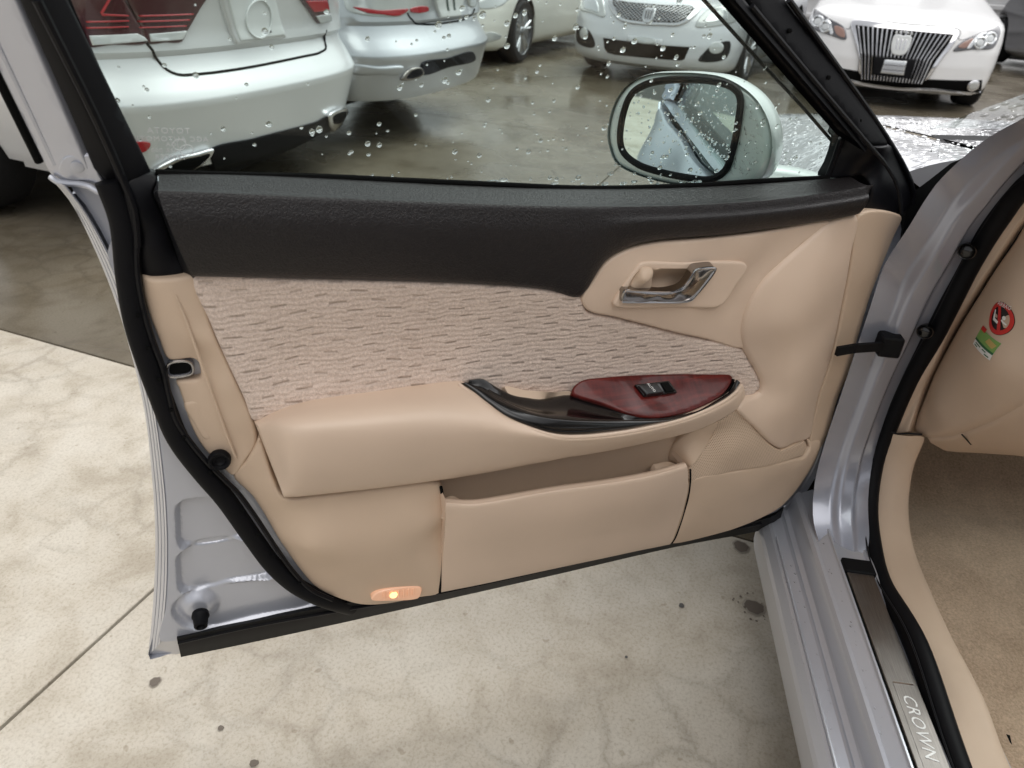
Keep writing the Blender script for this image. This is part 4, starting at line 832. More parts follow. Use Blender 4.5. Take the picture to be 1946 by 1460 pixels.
# ------------------------------------------------------------------ the open door (local axes: x along the door from the hinge, y towards the cabin, z up)
LEFT0 = [(1.082,-0.05,0.9506),(1.0702,-0.05,0.9277),(1.0594,-0.05,0.8816),(1.0506,-0.05,0.8231),(1.046,-0.05,0.7499),(1.0455,-0.05,0.6702),(1.0531,-0.05,0.5777),(1.0646,-0.05,0.4836),(1.0817,-0.05,0.3897),(1.0992,-0.05,0.31),(1.1122,-0.05,0.2582)]
LEFT1 = [(1.0619,-0.004,0.9554),(1.0512,-0.004,0.9313),(1.039,-0.004,0.8873),(1.031,-0.004,0.8392),(1.0269,-0.004,0.7766),(1.0267,-0.004,0.7091),(1.0304,-0.004,0.6364),(1.0373,-0.004,0.558),(1.049,-0.004,0.4738),(1.0645,-0.004,0.393),(1.0814,-0.004,0.3293)]
S_OUT = LEFT1+[(1.0596,-0.004,0.3239),(0.9767,-0.004,0.3259),(0.8291,-0.004,0.3244),(0.6327,-0.004,0.3081),(0.2755,-0.004,0.3097),(0.0821,-0.004,0.3036),(0.0431,-0.004,0.3679),(0.0089,-0.004,0.4759),(0.004,-0.004,0.5912),(0.0065,-0.004,0.7428),(0.0089,-0.004,0.8527),(0.066,-0.004,0.8985),(0.2897,-0.004,0.9052),(0.5075,-0.004,0.9186),(0.7743,-0.004,0.9365),(0.982,-0.004,0.9522),(1.0284,-0.004,0.9541)]
REC = [(np.array([(q[0], q[2]) for q in a]), dp) for a, dp in (
    ([(1.0251,-0.004,0.5522),(1.0175,-0.004,0.5581),(0.9744,-0.004,0.5497),(0.9627,-0.004,0.5181),(0.9531,-0.004,0.4911),(0.9563,-0.004,0.4821),(0.9675,-0.004,0.4782),(1.0264,-0.004,0.4822),(1.0326,-0.004,0.4905),(1.0303,-0.004,0.5218)], .012),
    ([(1.0372,-0.004,0.4705),(1.0277,-0.004,0.4784),(0.9494,-0.004,0.4712),(0.9372,-0.004,0.4514),(0.9266,-0.004,0.4166),(0.9325,-0.004,0.404),(0.9765,-0.004,0.4045),(1.0377,-0.004,0.4064),(1.0438,-0.004,0.4154),(1.0419,-0.004,0.4431)], .012),
    ([(1.0524,-0.004,0.3927),(1.0369,-0.004,0.403),(0.9068,-0.004,0.3875),(0.8854,-0.004,0.3586),(0.8649,-0.004,0.338),(0.8848,-0.004,0.3273),(0.9565,-0.004,0.3298),(1.0213,-0.004,0.3293),(1.0457,-0.004,0.3443),(1.0591,-0.004,0.3722)], .009))]
BUMP_C = (1.027,-0.004,0.3745)
def shell_relief(P3, d):
    Q = np.c_[P3[:, 0], P3[:, 2]]; h = np.zeros(len(Q))
    for poly, dp in REC:
        dd_, ins = poly_dist(Q, catmull(poly, .006)); s = np.where(ins, dd_, -dd_); t = np.clip((s+.0035)/.007, 0, 1); h -= dp*t*t*(3-2*t)
    rr_ = np.hypot(Q[:, 0]-BUMP_C[0], Q[:, 1]-BUMP_C[2]); t = np.clip(1-(rr_-.012)/.018, 0, 1); h += .010*t*t*(3-2*t)
    return h
DOOR = patch('door', [(q[0], q[1]-.014, q[2]) for q in S_OUT], 'silver_paint', CAR, r=.0, thick=.03, res=.03, space=.02)
IP = LEFT1[2:]+[(1.0596,-0.004,0.3239),(0.9767,-0.004,0.3259),(0.8291,-0.004,0.3244),(0.8049,-0.004,0.3453),(0.8675,-0.004,0.4249),(0.9006,-0.004,0.5269),(0.9379,-0.004,0.6027),(0.9676,-0.004,0.6999),(0.9726,-0.004,0.7831),(0.986,-0.004,0.835),(0.9975,-0.004,0.8888),(1.0119,-0.004,0.9175)]
patch('inner_panel', IP, 'silver_paint', DOOR, r=.0, thick=.03, res=.0025, relief=shell_relief, space=.006)
DOOR.rotation_euler = (0, 0, rad(180-53.0855-9.5)); DOOR['label'] = 'open front door, beige trim panel over silver inner metal'
# folded edge with its parallel beads
A0, A1 = catmull(LEFT0, .02, False), catmull(LEFT1, .02, False)
def hem(t, s):
    a, b = along(A0, t), along(A1, t); p_ = a+(b-a)*s
    rid = .0028*(abs(math.sin(s*math.pi*4.0)))**.35 if .05 < s < .93 else 0
    return tuple(p_+np.array((.0, rid, 0)))
mk('edge_flange', *grid_geo(hem, list(np.linspace(0, 1, 60)), list(np.linspace(0, 1, 45))), 'silver_paint', DOOR)
bo = [(1.1122,-0.05,0.2582),(1.0814,-0.004,0.3293),(1.0596,-0.004,0.3239),(1.0648,-0.03,0.2746),(1.0679,-0.04,0.2551)]
patch('lower_corner', bo, 'silver_paint', DOOR, r=.002, thick=.01, res=.008, sharp=True)
OUT = [(q[0]-.004, q[1]-.003, q[2]+.002) for q in LEFT0[1:]]+[(1.0688,-0.05,0.2689),(0.7918,-0.05,0.2611),(0.2366,-0.05,0.2647),(0.0033,-0.05,0.2727),(-0.0463,-0.05,0.351),(-0.0479,-0.05,0.5578),(-0.0453,-0.05,0.718),(-0.0536,-0.05,0.8335),(0.0186,-0.05,0.8851),(0.2531,-0.05,0.8859),(0.4834,-0.05,0.8969),(0.7665,-0.05,0.9166),(0.9867,-0.05,0.9339),(1.0644,-0.05,0.9372)]
patch('outer_skin', OUT, 'silver_paint', DOOR, [(u_, -.05-.055*math.sin(math.pi*min(1, max(0, (z_-.27)/.68)))**.7, z_) for u_ in (.2,.5,.8,1.0) for z_ in (.4,.55,.7,.85)], r=.004, thick=.01, res=.03, nref=(0,-1,0))
# ---- rubber seal on the door
sc_l = [(1.0231,0.01,0.9613),(1.0181,0.01,0.9224),(1.0235,0.01,0.862),(1.0255,0.01,0.8148),(1.0222,0.01,0.7639),(1.0163,0.01,0.7131),(1.0085,0.01,0.6615),(0.9909,0.01,0.6131),(0.9692,0.01,0.5638),(0.9466,0.01,0.4995),(0.9232,0.01,0.4375),(0.8974,0.01,0.3926),(0.8708,0.01,0.3631),(0.8448,0.002,0.3332),(0.8226,-0.012,0.3031)]
tube('door_seal', sc_l, .0125, 'rubber', DOOR, 14, ref=(0,1,0), sx=1., sy=.75, spacing=.012)
tube('seal_lip', [(1.0085,0.016,0.9549),(1.0077,0.016,0.9131),(1.0139,0.016,0.8677),(1.0148,0.016,0.8286),(1.0127,0.016,0.794),(1.0082,0.016,0.7587),(1.0077,0.016,0.7251),(1.0059,0.016,0.6919),(0.9953,0.016,0.6587),(0.981,0.016,0.6256),(0.9652,0.016,0.5963),(0.9529,0.016,0.5732),(0.9369,0.016,0.5314),(0.9164,0.016,0.4705),(0.8982,0.016,0.4226),(0.878,0.016,0.3847),(0.8514,0.016,0.358)], .0032, 'frame_black', DOOR, 8, spacing=.01, ref=(0,1,0))
hp = catmull([(1.0174,0.021,0.8993),(1.021,0.021,0.8255),(1.014,0.021,0.7478),(1.0005,0.021,0.6689),(0.9798,0.021,0.6134),(0.9517,0.021,0.5484),(0.9221,0.021,0.4644),(0.8932,0.021,0.4062)], .075, False)
for q in hp[1:]: lathe('seal_clip', [(.0022,-.002),(.0022,.0005),(.0005,.0008)], q, (0,1,0), 'void_black', DOOR, 10)
# ---- bottom sealing strip
loft('bottom_seal', [[(1.0612,-0.01,0.3273),(0.9748,-0.01,0.3274),(0.8278,-0.006,0.3285),(0.6828,-0.006,0.314),(0.4877,-0.006,0.3116),(0.2721,-0.006,0.3143),(0.0854,-0.006,0.3127),(0.0388,-0.008,0.3249)], [(1.0603,0.004,0.3362),(0.9745,0.004,0.3359),(0.8294,0.006,0.3347),(0.6867,0.008,0.3222),(0.4944,0.008,0.3195),(0.2817,0.008,0.3217),(0.0955,0.006,0.3176),(0.0467,0.0,0.327)],
    [(1.062,-0.004,0.313),(0.9747,-0.004,0.3123),(0.8268,-0.004,0.3093),(0.6831,-0.004,0.3001),(0.4874,-0.004,0.2993),(0.2707,-0.004,0.3012),(0.0803,-0.006,0.294),(0.0361,-0.01,0.3052)], [(1.0679,-0.035,0.2552),(0.9763,-0.035,0.2527),(0.8214,-0.035,0.2509),(0.674,-0.035,0.2509),(0.4676,-0.035,0.2511),(0.2431,-0.035,0.2529),(0.0458,-0.035,0.2455),(0.014,-0.03,0.2656)], [(1.0699,-0.048,0.2477),(0.9765,-0.048,0.2451),(0.8195,-0.048,0.2436),(0.6704,-0.048,0.2439),(0.4614,-0.048,0.2445),(0.2343,-0.048,0.2467),(0.0346,-0.048,0.2396),(-0.0001,-0.045,0.2563)]], 'plastic_black', DOOR, 5, 2, 25, True)
tube('seal_lip', [(1.0611,0.0,0.3226),(0.9757,0.0,0.3235),(0.8294,0.0,0.3154),(0.6843,0.0,0.3068),(0.2739,0.0,0.3055),(0.0893,0.0,0.3025)], .0025, 'frame_black', DOOR, 8, spacing=.04)
# ---- rubber stops
for q, s_ in (((1.0249,0.004,0.3739), 1.0),):
    lathe('rubber_stop', [(.0105,.0),(.0115,.006),(.010,.008),(.0085,.022),(.006,.0235),(.004,.019),(.0005,.019)], q, (0,1,-.12), 'rubber', DOOR, 22)
# ---- latch
lt = [(1.0025,0.006,0.7591),(0.9811,0.006,0.7583),(0.9778,0.006,0.7511),(0.9804,0.006,0.7413),(1.0069,0.006,0.7416)]
patch('latch', lt, 'silver_jamb_shaded', DOOR, r=.001, thick=.01, res=.008)
patch('latch_slot', [(1.0,0.0085,0.7581),(0.9823,0.0085,0.7578),(0.9808,0.0085,0.7529),(0.9829,0.0085,0.7464),(1.0034,0.0085,0.7466)], 'void_black', DOOR, r=.001, thick=.004, res=.006)
tube('latch_rim', [(1.0029,0.009,0.7594),(0.9826,0.009,0.7594),(0.9792,0.009,0.7529),(0.9815,0.009,0.7445),(1.0053,0.009,0.7444)], .0016, 'satin_chrome', DOOR, 6, True, (0,1,0), spacing=.004)
# ---- trim backing board behind all panels
patch('trim_board', [(1.0105,0.006,0.8534),(0.9626,0.006,0.8522),(0.7802,0.006,0.833),(0.5105,0.006,0.7946),(0.2865,0.006,0.8652),(0.0735,0.006,0.8692),(0.0092,0.006,0.8687),(0.009,0.006,0.8464),(0.016,0.006,0.791),(0.0196,0.006,0.7396),(0.017,0.006,0.6683),(0.0171,0.006,0.5665),(0.0162,0.006,0.473),(0.0372,0.006,0.3978),(0.0761,0.006,0.3374),(0.108,0.006,0.3303),(0.1761,0.006,0.3152),(0.2829,0.006,0.3179),(0.687,0.006,0.3203),(0.7795,0.006,0.3204),(0.8111,0.006,0.3312),(0.8469,0.006,0.3592),(0.8715,0.006,0.3872),(0.8865,0.006,0.4246),(0.9017,0.006,0.4661),(0.9187,0.006,0.5197),(0.9337,0.006,0.5612),(0.9565,0.006,0.6056),(0.9666,0.006,0.6211),(0.98,0.006,0.6446),(0.9892,0.006,0.6806),(0.9922,0.006,0.7062),(0.9728,0.006,0.7244),(0.9703,0.006,0.7615),(0.999,0.006,0.7679),(1.0056,0.006,0.7919),(1.0099,0.006,0.8186)], 'beige_plastic', DOOR, r=.002, thick=.006, res=.03, space=.012)
# ---- rear edge piece
UP = [(1.0135,0.006,0.8642),(1.0046,0.016,0.8623),(0.9812,0.02,0.8625),(0.9606,0.022,0.8627),(0.9533,0.022,0.8076),(0.9433,0.022,0.7612),(0.9301,0.022,0.7076),(0.9247,0.022,0.6791),(0.924,0.02,0.6468),(0.9395,0.018,0.6204),(0.956,0.01,0.5955),(0.9707,0.008,0.617),(0.9839,0.008,0.6413),(0.9932,0.008,0.6767),(0.9961,0.008,0.7059),(0.9983,0.008,0.7272),(0.9997,0.008,0.7356),(0.9756,0.01,0.736),(0.973,0.011,0.743),(0.9731,0.011,0.7579),(0.9778,0.01,0.7626),(1.0023,0.008,0.7634),(1.0083,0.008,0.7913),(1.0124,0.008,0.8186),(1.0144,0.007,0.8448)]
patch('rear_edge_trim', UP, 'beige_plastic', DOOR, [(0.9858,0.02,0.8334),(0.9804,0.018,0.7949),(0.9577,0.024,0.7952),(0.9626,0.016,0.7389),(0.9505,0.022,0.7269),(0.9703,0.014,0.6825),(0.9475,0.02,0.6824),(0.9581,0.014,0.6429)], r=.004, thick=.014, res=.008, space=.006)
tube('edge_crease', [(0.9824,0.0205,0.8452),(0.9774,0.0215,0.8211),(0.9728,0.022,0.7897),(0.9684,0.022,0.7566),(0.962,0.0215,0.7109),(0.9547,0.0205,0.6618),(0.9493,0.019,0.6293)], .0016, 'beige_plastic', DOOR, 8, spacing=.01)
patch('trim_recess', [(0.9948,0.0105,0.7072),(0.9695,0.0125,0.7087),(0.9609,0.0135,0.7009),(0.9586,0.0135,0.6838),(0.9648,0.013,0.6586),(0.9799,0.011,0.654),(0.99,0.01,0.6789)], 'beige_plastic', DOOR, r=.004, thick=.006, res=.006)
q = (0.9675,0.014,0.6293)
lathe('rubber_stop', [(.012,.0),(.0132,.003),(.0130,.008),(.0115,.0105),(.009,.0100),(.0075,.0075),(.006,.008),(.0035,.006),(.0005,.006)], q, (0,1,.05), 'rubber', DOOR, 26)
# ---- lower rear panel
LO = [(0.9562,0.008,0.5933),(0.9389,0.02,0.6209),(0.9242,0.026,0.6479),(0.9204,0.028,0.6569),(0.9101,0.036,0.5981),(0.9,0.04,0.5712),(0.863,0.042,0.5679),(0.7976,0.044,0.5661),(0.7186,0.046,0.5619),(0.7036,0.046,0.5552),(0.6996,0.046,0.5303),(0.697,0.044,0.4807),(0.6964,0.028,0.3361),(0.7276,0.024,0.3317),(0.7817,0.018,0.3279),(0.8125,0.014,0.3333),(0.8449,0.01,0.3531),(0.8723,0.008,0.3802),(0.8907,0.008,0.4188),(0.907,0.008,0.4627),(0.9238,0.008,0.5163),(0.9379,0.008,0.5586)]
patch('lower_rear_trim', LO, 'beige_plastic', DOOR, [(0.9204,0.026,0.5805),(0.9043,0.024,0.5153),(0.883,0.024,0.45),(0.8513,0.02,0.393),(0.8807,0.046,0.4944),(0.8016,0.053,0.504),(0.7101,0.056,0.5061),(0.8439,0.036,0.436),(0.7877,0.036,0.4003),(0.7128,0.04,0.4033),(0.889,0.039,0.5587),(0.933,0.02,0.6031)], r=.004, thick=.016, res=.010, space=.008)
# ---- lower front panel under the loudspeaker cover
patch('lower_front_trim', [(0.3021,0.046,0.4768),(0.2175,0.046,0.48),(0.1138,0.044,0.4789),(0.0708,0.034,0.472),(0.0575,0.026,0.4812),(0.0629,0.022,0.4944),(0.0252,0.014,0.48),(0.0169,0.01,0.4514),(0.0289,0.008,0.3917),(0.0606,0.008,0.3415),(0.1007,0.01,0.3258),(0.1413,0.012,0.3179),(0.1814,0.014,0.3149),(0.2926,0.022,0.325),(0.2947,0.03,0.3477),(0.2974,0.042,0.4339)], 'beige_plastic', DOOR, [(0.1995,0.04,0.4246),(0.1126,0.034,0.4289),(0.232,0.03,0.3736)], r=.004, thick=.02, res=.010, space=.008)
patch('speaker_cover', [(0.2752,0.044,0.5815),(0.2636,0.046,0.5892),(0.2476,0.048,0.6018),(0.2043,0.048,0.5594),(0.1618,0.048,0.5199),(0.1376,0.046,0.5048),(0.1099,0.04,0.5037),(0.075,0.03,0.4989),(0.0741,0.034,0.4791),(0.1142,0.044,0.48),(0.2178,0.046,0.4811),(0.3023,0.046,0.4778),(0.3076,0.044,0.5048),(0.2805,0.036,0.5288),(0.2705,0.034,0.5531)], 'speaker_perforated', DOOR, [(0.2123,0.052,0.52),(0.2518,0.048,0.5346),(0.1762,0.05,0.5015)], r=.003, thick=.02, res=.010, space=.007)
patch('pocket_end_wall', [(0.314,0.03,0.5591),(0.2929,0.04,0.5734),(0.2752,0.044,0.5815),(0.2705,0.034,0.5531),(0.2805,0.036,0.5288),(0.3076,0.044,0.5048),(0.305,0.034,0.4991),(0.3245,0.012,0.4973),(0.3246,0.014,0.5258)], 'beige_plastic', DOOR, r=.003, thick=.015, res=.008, space=.006)
# ---- map pocket
patch('pocket_back', [(0.7093,0.01,0.5499),(0.583,0.01,0.552),(0.4331,0.01,0.5519),(0.3081,0.01,0.5585),(0.2843,0.01,0.5347),(0.2889,0.01,0.4638),(0.344,0.01,0.449),(0.6424,0.01,0.4646),(0.6899,0.01,0.4757)], 'beige_plastic', DOOR, r=.0, thick=.002, res=.02)
patch('pocket_step', [(0.3681,0.03,0.4968),(0.3678,0.03,0.5107),(0.3598,0.028,0.5126),(0.3381,0.026,0.5109),(0.3252,0.032,0.5077),(0.3226,0.05,0.5102),(0.352,0.055,0.505),(0.3751,0.05,0.4991)], 'beige_plastic', DOOR, r=.004, thick=.02, res=.006, space=.005)
patch('pocket_step', [(0.6972,0.04,0.5268),(0.6843,0.036,0.5281),(0.6743,0.038,0.5219),(0.6735,0.055,0.5242),(0.6896,0.06,0.5256),(0.6992,0.055,0.5283)], 'beige_plastic', DOOR, r=.003, thick=.02, res=.006, space=.005)
MPR = [[(0.7009,0.068,0.5462),(0.6694,0.076,0.5428),(0.6338,0.077,0.5409),(0.552,0.078,0.5409),(0.4647,0.078,0.5361),(0.4027,0.076,0.5339),(0.3603,0.072,0.5338),(0.3329,0.066,0.5307)],
    [(0.7032,0.074,0.5427),(0.6708,0.081,0.5373),(0.6352,0.082,0.5353),(0.5535,0.083,0.5351),(0.4663,0.083,0.53),(0.4043,0.081,0.5276),(0.362,0.077,0.5272),(0.3291,0.068,0.5197)],
    [(0.7011,0.066,0.5013),(0.6673,0.074,0.4951),(0.6309,0.076,0.4926),(0.5487,0.078,0.4887),(0.458,0.076,0.4833),(0.3934,0.072,0.4773),(0.3515,0.066,0.4732),(0.3114,0.056,0.4648)],
    [(0.6983,0.046,0.4151),(0.6614,0.051,0.4137),(0.6222,0.053,0.4132),(0.5357,0.054,0.4119),(0.4404,0.052,0.41),(0.3762,0.049,0.4066),(0.3383,0.045,0.4027),(0.3015,0.041,0.3993)],
    [(0.6954,0.03,0.3411),(0.6576,0.032,0.3417),(0.6161,0.033,0.3416),(0.5232,0.033,0.3407),(0.4236,0.032,0.3384),(0.3599,0.03,0.3357),(0.3287,0.028,0.3327),(0.298,0.026,0.3299)]]
P0 = list(MPR[0]); MPR = [[(x, y-.012, z-.05) for x, y, z in P0], [(x, y-.0115, z-.009) for x, y, z in P0], [(x, y-.0070, z-.0012) for x, y, z in P0]]+MPR+[[(x, y-.02, z-.001) for x, y, z in MPR[-1]]]
loft('map_pocket', MPR, 'beige_leather', DOOR)
for e_ in (0, -1):
    q = [r_[e_] for r_ in MPR[1:]]; mk('pocket_side', [p_ for p_ in q]+[(p_[0], p_[1]-.03, p_[2]) for p_ in q], [(i, i+1, len(q)+i+1, len(q)+i) for i in range(len(q)-1)], 'beige_leather', DOOR)
tube('panel_gap', [(0.7024,0.047,0.554),(0.6992,0.05,0.5243),(0.6968,0.046,0.4824),(0.6967,0.038,0.4073),(0.6967,0.029,0.3394)], .0022, 'void_black', DOOR, 6, spacing=.01)
tube('panel_gap', [(0.3074,0.046,0.5022),(0.3021,0.046,0.4768),(0.2956,0.041,0.4327),(0.2928,0.029,0.3464),(0.292,0.022,0.3272)], .0014, 'void_black', DOOR, 6, spacing=.01)
# ---- courtesy lamp
CL = patch('courtesy_lamp', [(0.7989,0.0325,0.3577),(0.7934,0.0335,0.3686),(0.7731,0.0345,0.3729),(0.7268,0.034,0.3619),(0.7258,0.033,0.3499),(0.7302,0.0315,0.339),(0.7731,0.0315,0.3467)], 'courtesy_lens', DOOR, r=.002, thick=.012, res=.005, space=.004)
lathe('lamp_bulb', [(.006,0),(.0055,.0012),(.0005,.0016)], (0.7674,0.0352,0.3614), (0,1,0), 'courtesy_bulb', DOOR, 12)
for i in range(7):
    a = [(0.7848,0.0352,0.3656),(0.7348,0.0345,0.3573)]; t = (i+.5)/7; p0 = np.array(a[0])*(1-t)+np.array(a[1])*t
    mk('lens_rib', *sweep_geo([p0+np.array((0,0,-.007)), p0+np.array((0,0,.007))], circ(.0012, 5), (0,1,0)), 'courtesy_lens', DOOR)
# ---- cloth insert
patch('cloth_insert', [(0.9601,0.03,0.8659),(0.8735,0.032,0.8576),(0.7496,0.034,0.8439),(0.6626,0.034,0.833),(0.568,0.034,0.817),(0.5198,0.034,0.8025),(0.5091,0.032,0.7825),(0.4663,0.03,0.7673),(0.4074,0.03,0.747),(0.3287,0.03,0.7211),(0.2522,0.032,0.696),(0.237,0.034,0.6778),(0.2163,0.036,0.6504),(0.2053,0.037,0.6312),(0.2065,0.037,0.6185),(0.2327,0.036,0.6126),(0.254,0.03,0.6325),(0.3325,0.026,0.6479),(0.4248,0.024,0.6541),(0.4946,0.022,0.6548),(0.5155,0.02,0.6441),(0.5788,0.022,0.651),(0.6254,0.024,0.6757),(0.6761,0.026,0.6899),(0.7678,0.028,0.6919),(0.8455,0.028,0.6921),(0.8834,0.028,0.6879),(0.9059,0.028,0.682),(0.9226,0.028,0.6797),(0.93,0.028,0.7112),(0.9431,0.028,0.7644),(0.9531,0.028,0.8105)], 'door_cloth', DOOR, [(0.8434,0.026,0.8091),(0.7226,0.022,0.7807),(0.5847,0.02,0.7419),(0.4262,0.022,0.6912),(0.8712,0.018,0.7412),(0.9154,0.024,0.7639),(0.7218,0.018,0.7209),(0.3051,0.026,0.6686)], r=.006, thick=.016, res=.014, space=.009)
# ---- dark padded top
PT = np.array([(0.9806,0.0,0.9652),(0.9074,0.0,0.9595),(0.8296,0.0,0.9551),(0.7402,0.0,0.9478),(0.6303,0.0,0.9388),(0.5107,0.0,0.9295),(0.4518,0.0,0.9271),(0.369,0.0,0.9263),(0.2562,0.0,0.928),(0.1631,0.0,0.9294),(0.0921,-0.0,0.9304)])
PR = np.array([(0.9751,0.046,0.9557),(0.9105,0.046,0.9502),(0.8362,0.046,0.9441),(0.7506,0.046,0.9367),(0.6454,0.046,0.9268),(0.5306,0.046,0.9173),(0.3946,0.046,0.9134),(0.2867,0.046,0.9161),(0.1813,0.046,0.9201),(0.1173,0.046,0.9264)])
PB = catmull([(0.9599,0.034,0.8675),(0.8725,0.034,0.8583),(0.7496,0.034,0.8446),(0.6626,0.034,0.8337),(0.5681,0.034,0.8177),(0.5213,0.034,0.8034),(0.5082,0.034,0.8263),(0.4932,0.034,0.8493),(0.469,0.034,0.8625),(0.4312,0.034,0.8695),(0.3353,0.034,0.8708),(0.2491,0.034,0.8754),(0.1588,0.034,0.8817),(0.1097,0.034,0.8878)], .005, False)
ft, fr2 = np.polyfit(PT[:, 0], PT[:, 2], 4), np.polyfit(PR[:, 0], PR[:, 2], 3)
ob = np.argsort(PB[:, 0]); cols = []
u0, u1 = PR[-1, 0]-.004, PR[0, 0]+.004; UB1 = PB[0, 0]+.002
for u_ in np.r_[np.linspace(u1, .46, 60), np.linspace(.455, .33, 60), np.linspace(.325, u0, 50)]:
    ub = u0+(u_-u0)*(UB1-u0)/(u1-u0)
    zt, zr, zb = np.polyval(ft, u_), np.polyval(fr2, u_), float(np.interp(ub, PB[ob, 0], PB[ob, 2])); H = max(zr-zb, .012)
    e = max(0, 1-(u_-u0)/.012); e = e*e*.5
    pr_ = [(-.002,zt-.006),(.001,zt),(.018,zt-.002+(zr-zt)*.12),(.036,zr+(zt-zr)*.36),(.044,zr+.004),(.048-.02*e,zr-.006),(.052-.03*e,zr-.25*H),(.050-.03*e,zr-.55*H),(.043-.02*e,zb+.16*H),(.037-.01*e,zb+.004),(.028,zb-.0005),(.012,zb-.001)]
    cols.append(crom([(u_+(ub-u_)*min(1, max(0, (zr-b)/H)), a, b) for a, b in pr_], 3))
n_ = len(cols[0]); mk('upper_pad', [p_ for c_ in cols for p_ in c_], [(i*n_+j, (i+1)*n_+j, (i+1)*n_+j+1, i*n_+j+1) for i in range(len(cols)-1) for j in range(n_-1)], 'dark_pad', DOOR)
for e_ in (0, -1):
    c_ = cols[e_]; cc_ = [p_ for p_ in c_]+[(p_[0], -.01, p_[2]) for p_ in c_[::-1]]; mk('pad_side', cc_, [tuple(range(len(cc_)))], 'dark_pad', DOOR, False)
patch('pad_end', [(0.9866,0.012,0.9492),(0.9743,0.034,0.9516),(0.9694,0.038,0.9289),(0.9652,0.034,0.895),(0.9603,0.026,0.8649),(0.9714,0.008,0.8585),(0.977,0.006,0.8911),(0.9829,0.006,0.9299)], 'frame_dark', DOOR, r=.002, thick=.01, res=.01)
tube('glass_seal', [(0.9818,-0.004,0.9647),(0.9072,-0.004,0.9595),(0.829,-0.004,0.9551),(0.7393,-0.004,0.9478),(0.629,-0.004,0.9388),(0.5088,-0.004,0.9296),(0.3667,-0.004,0.9271),(0.2535,-0.004,0.9289),(0.1463,-0.004,0.9291)], .0035, 'void_black', DOOR, 8, spacing=.02)
# ---- handle panel and front piece
BW = [(0.4507,0.0455,0.8397),(0.4267,0.0455,0.8388),(0.3649,0.0455,0.8338),(0.3374,0.0455,0.8321),(0.3394,0.0455,0.8248),(0.3556,0.0455,0.8012),(0.3699,0.0455,0.7879),(0.41,0.0455,0.7918),(0.4692,0.0455,0.7976),(0.4668,0.0455,0.8076)]
HP = [(0.5201,0.036,0.8035),(0.5082,0.037,0.8268),(0.4937,0.038,0.8495),(0.4697,0.038,0.8627),(0.4327,0.038,0.8696),(0.3379,0.039,0.8713),(0.2513,0.038,0.8754),(0.1602,0.036,0.8809),(0.2,0.038,0.8524),(0.2289,0.038,0.8245),(0.2542,0.038,0.7944),(0.2634,0.037,0.7634),(0.2624,0.036,0.7287),(0.2515,0.034,0.6987),(0.3311,0.033,0.7237),(0.4096,0.033,0.7495),(0.4688,0.034,0.7702),(0.5101,0.035,0.7847)]
patch('handle_panel', HP, 'beige_leather', DOOR, [(0.388,0.042,0.8563),(0.4592,0.042,0.8338),(0.2837,0.041,0.8556),(0.2432,0.036,0.8436),(0.26,0.035,0.8144),(0.2818,0.034,0.7694),(0.2812,0.032,0.7198),(0.3676,0.039,0.7649)], r=.004, thick=.014, res=.009, space=.006, hole=BW)
FP = [(0.1622,0.038,0.8817),(0.1123,0.034,0.885),(0.1026,0.034,0.8288),(0.0913,0.032,0.768),(0.0768,0.03,0.6556),(0.0755,0.028,0.5836),(0.0626,0.024,0.5021),(0.1078,0.036,0.5038),(0.1362,0.044,0.5052),(0.1641,0.05,0.5227),(0.2102,0.054,0.5653),(0.2522,0.054,0.6072),(0.2377,0.046,0.6157),(0.2069,0.042,0.6206),(0.2073,0.041,0.6347),(0.2195,0.04,0.6549),(0.2415,0.038,0.684),(0.2543,0.037,0.7014),(0.2667,0.04,0.7311),(0.2676,0.042,0.7661),(0.2576,0.042,0.7964),(0.2325,0.042,0.8263),(0.2019,0.04,0.8533)]
patch('front_trim', FP, 'beige_leather', DOOR, [(0.1763,0.05,0.8439),(0.2032,0.056,0.8028),(0.2219,0.058,0.7421),(0.135,0.047,0.7272),(0.1745,0.056,0.6494),(0.1077,0.042,0.5647),(0.1866,0.055,0.5954),(0.1435,0.042,0.8462)], r=.007, thick=.02, res=.010, space=.008)
patch('front_edge_trim', [(0.1065,0.03,0.8841),(0.0117,0.012,0.8747),(-0.0006,0.006,0.8642),(0.0006,0.004,0.8452),(0.0063,0.004,0.792),(0.0095,0.004,0.7395),(0.007,0.004,0.6689),(0.0012,0.004,0.6093),(0.0067,0.004,0.5637),(0.0039,0.004,0.4815),(0.0092,0.004,0.457),(0.0493,0.02,0.4744),(0.0593,0.022,0.5002),(0.0723,0.026,0.5819),(0.0736,0.028,0.6541),(0.0881,0.03,0.7669),(0.0985,0.031,0.8273)], 'beige_plastic', DOOR, [(0.0645,0.022,0.857),(0.048,0.021,0.7912),(0.042,0.019,0.6852),(0.04,0.018,0.6088)], r=.003, thick=.012, res=.008, space=.007)
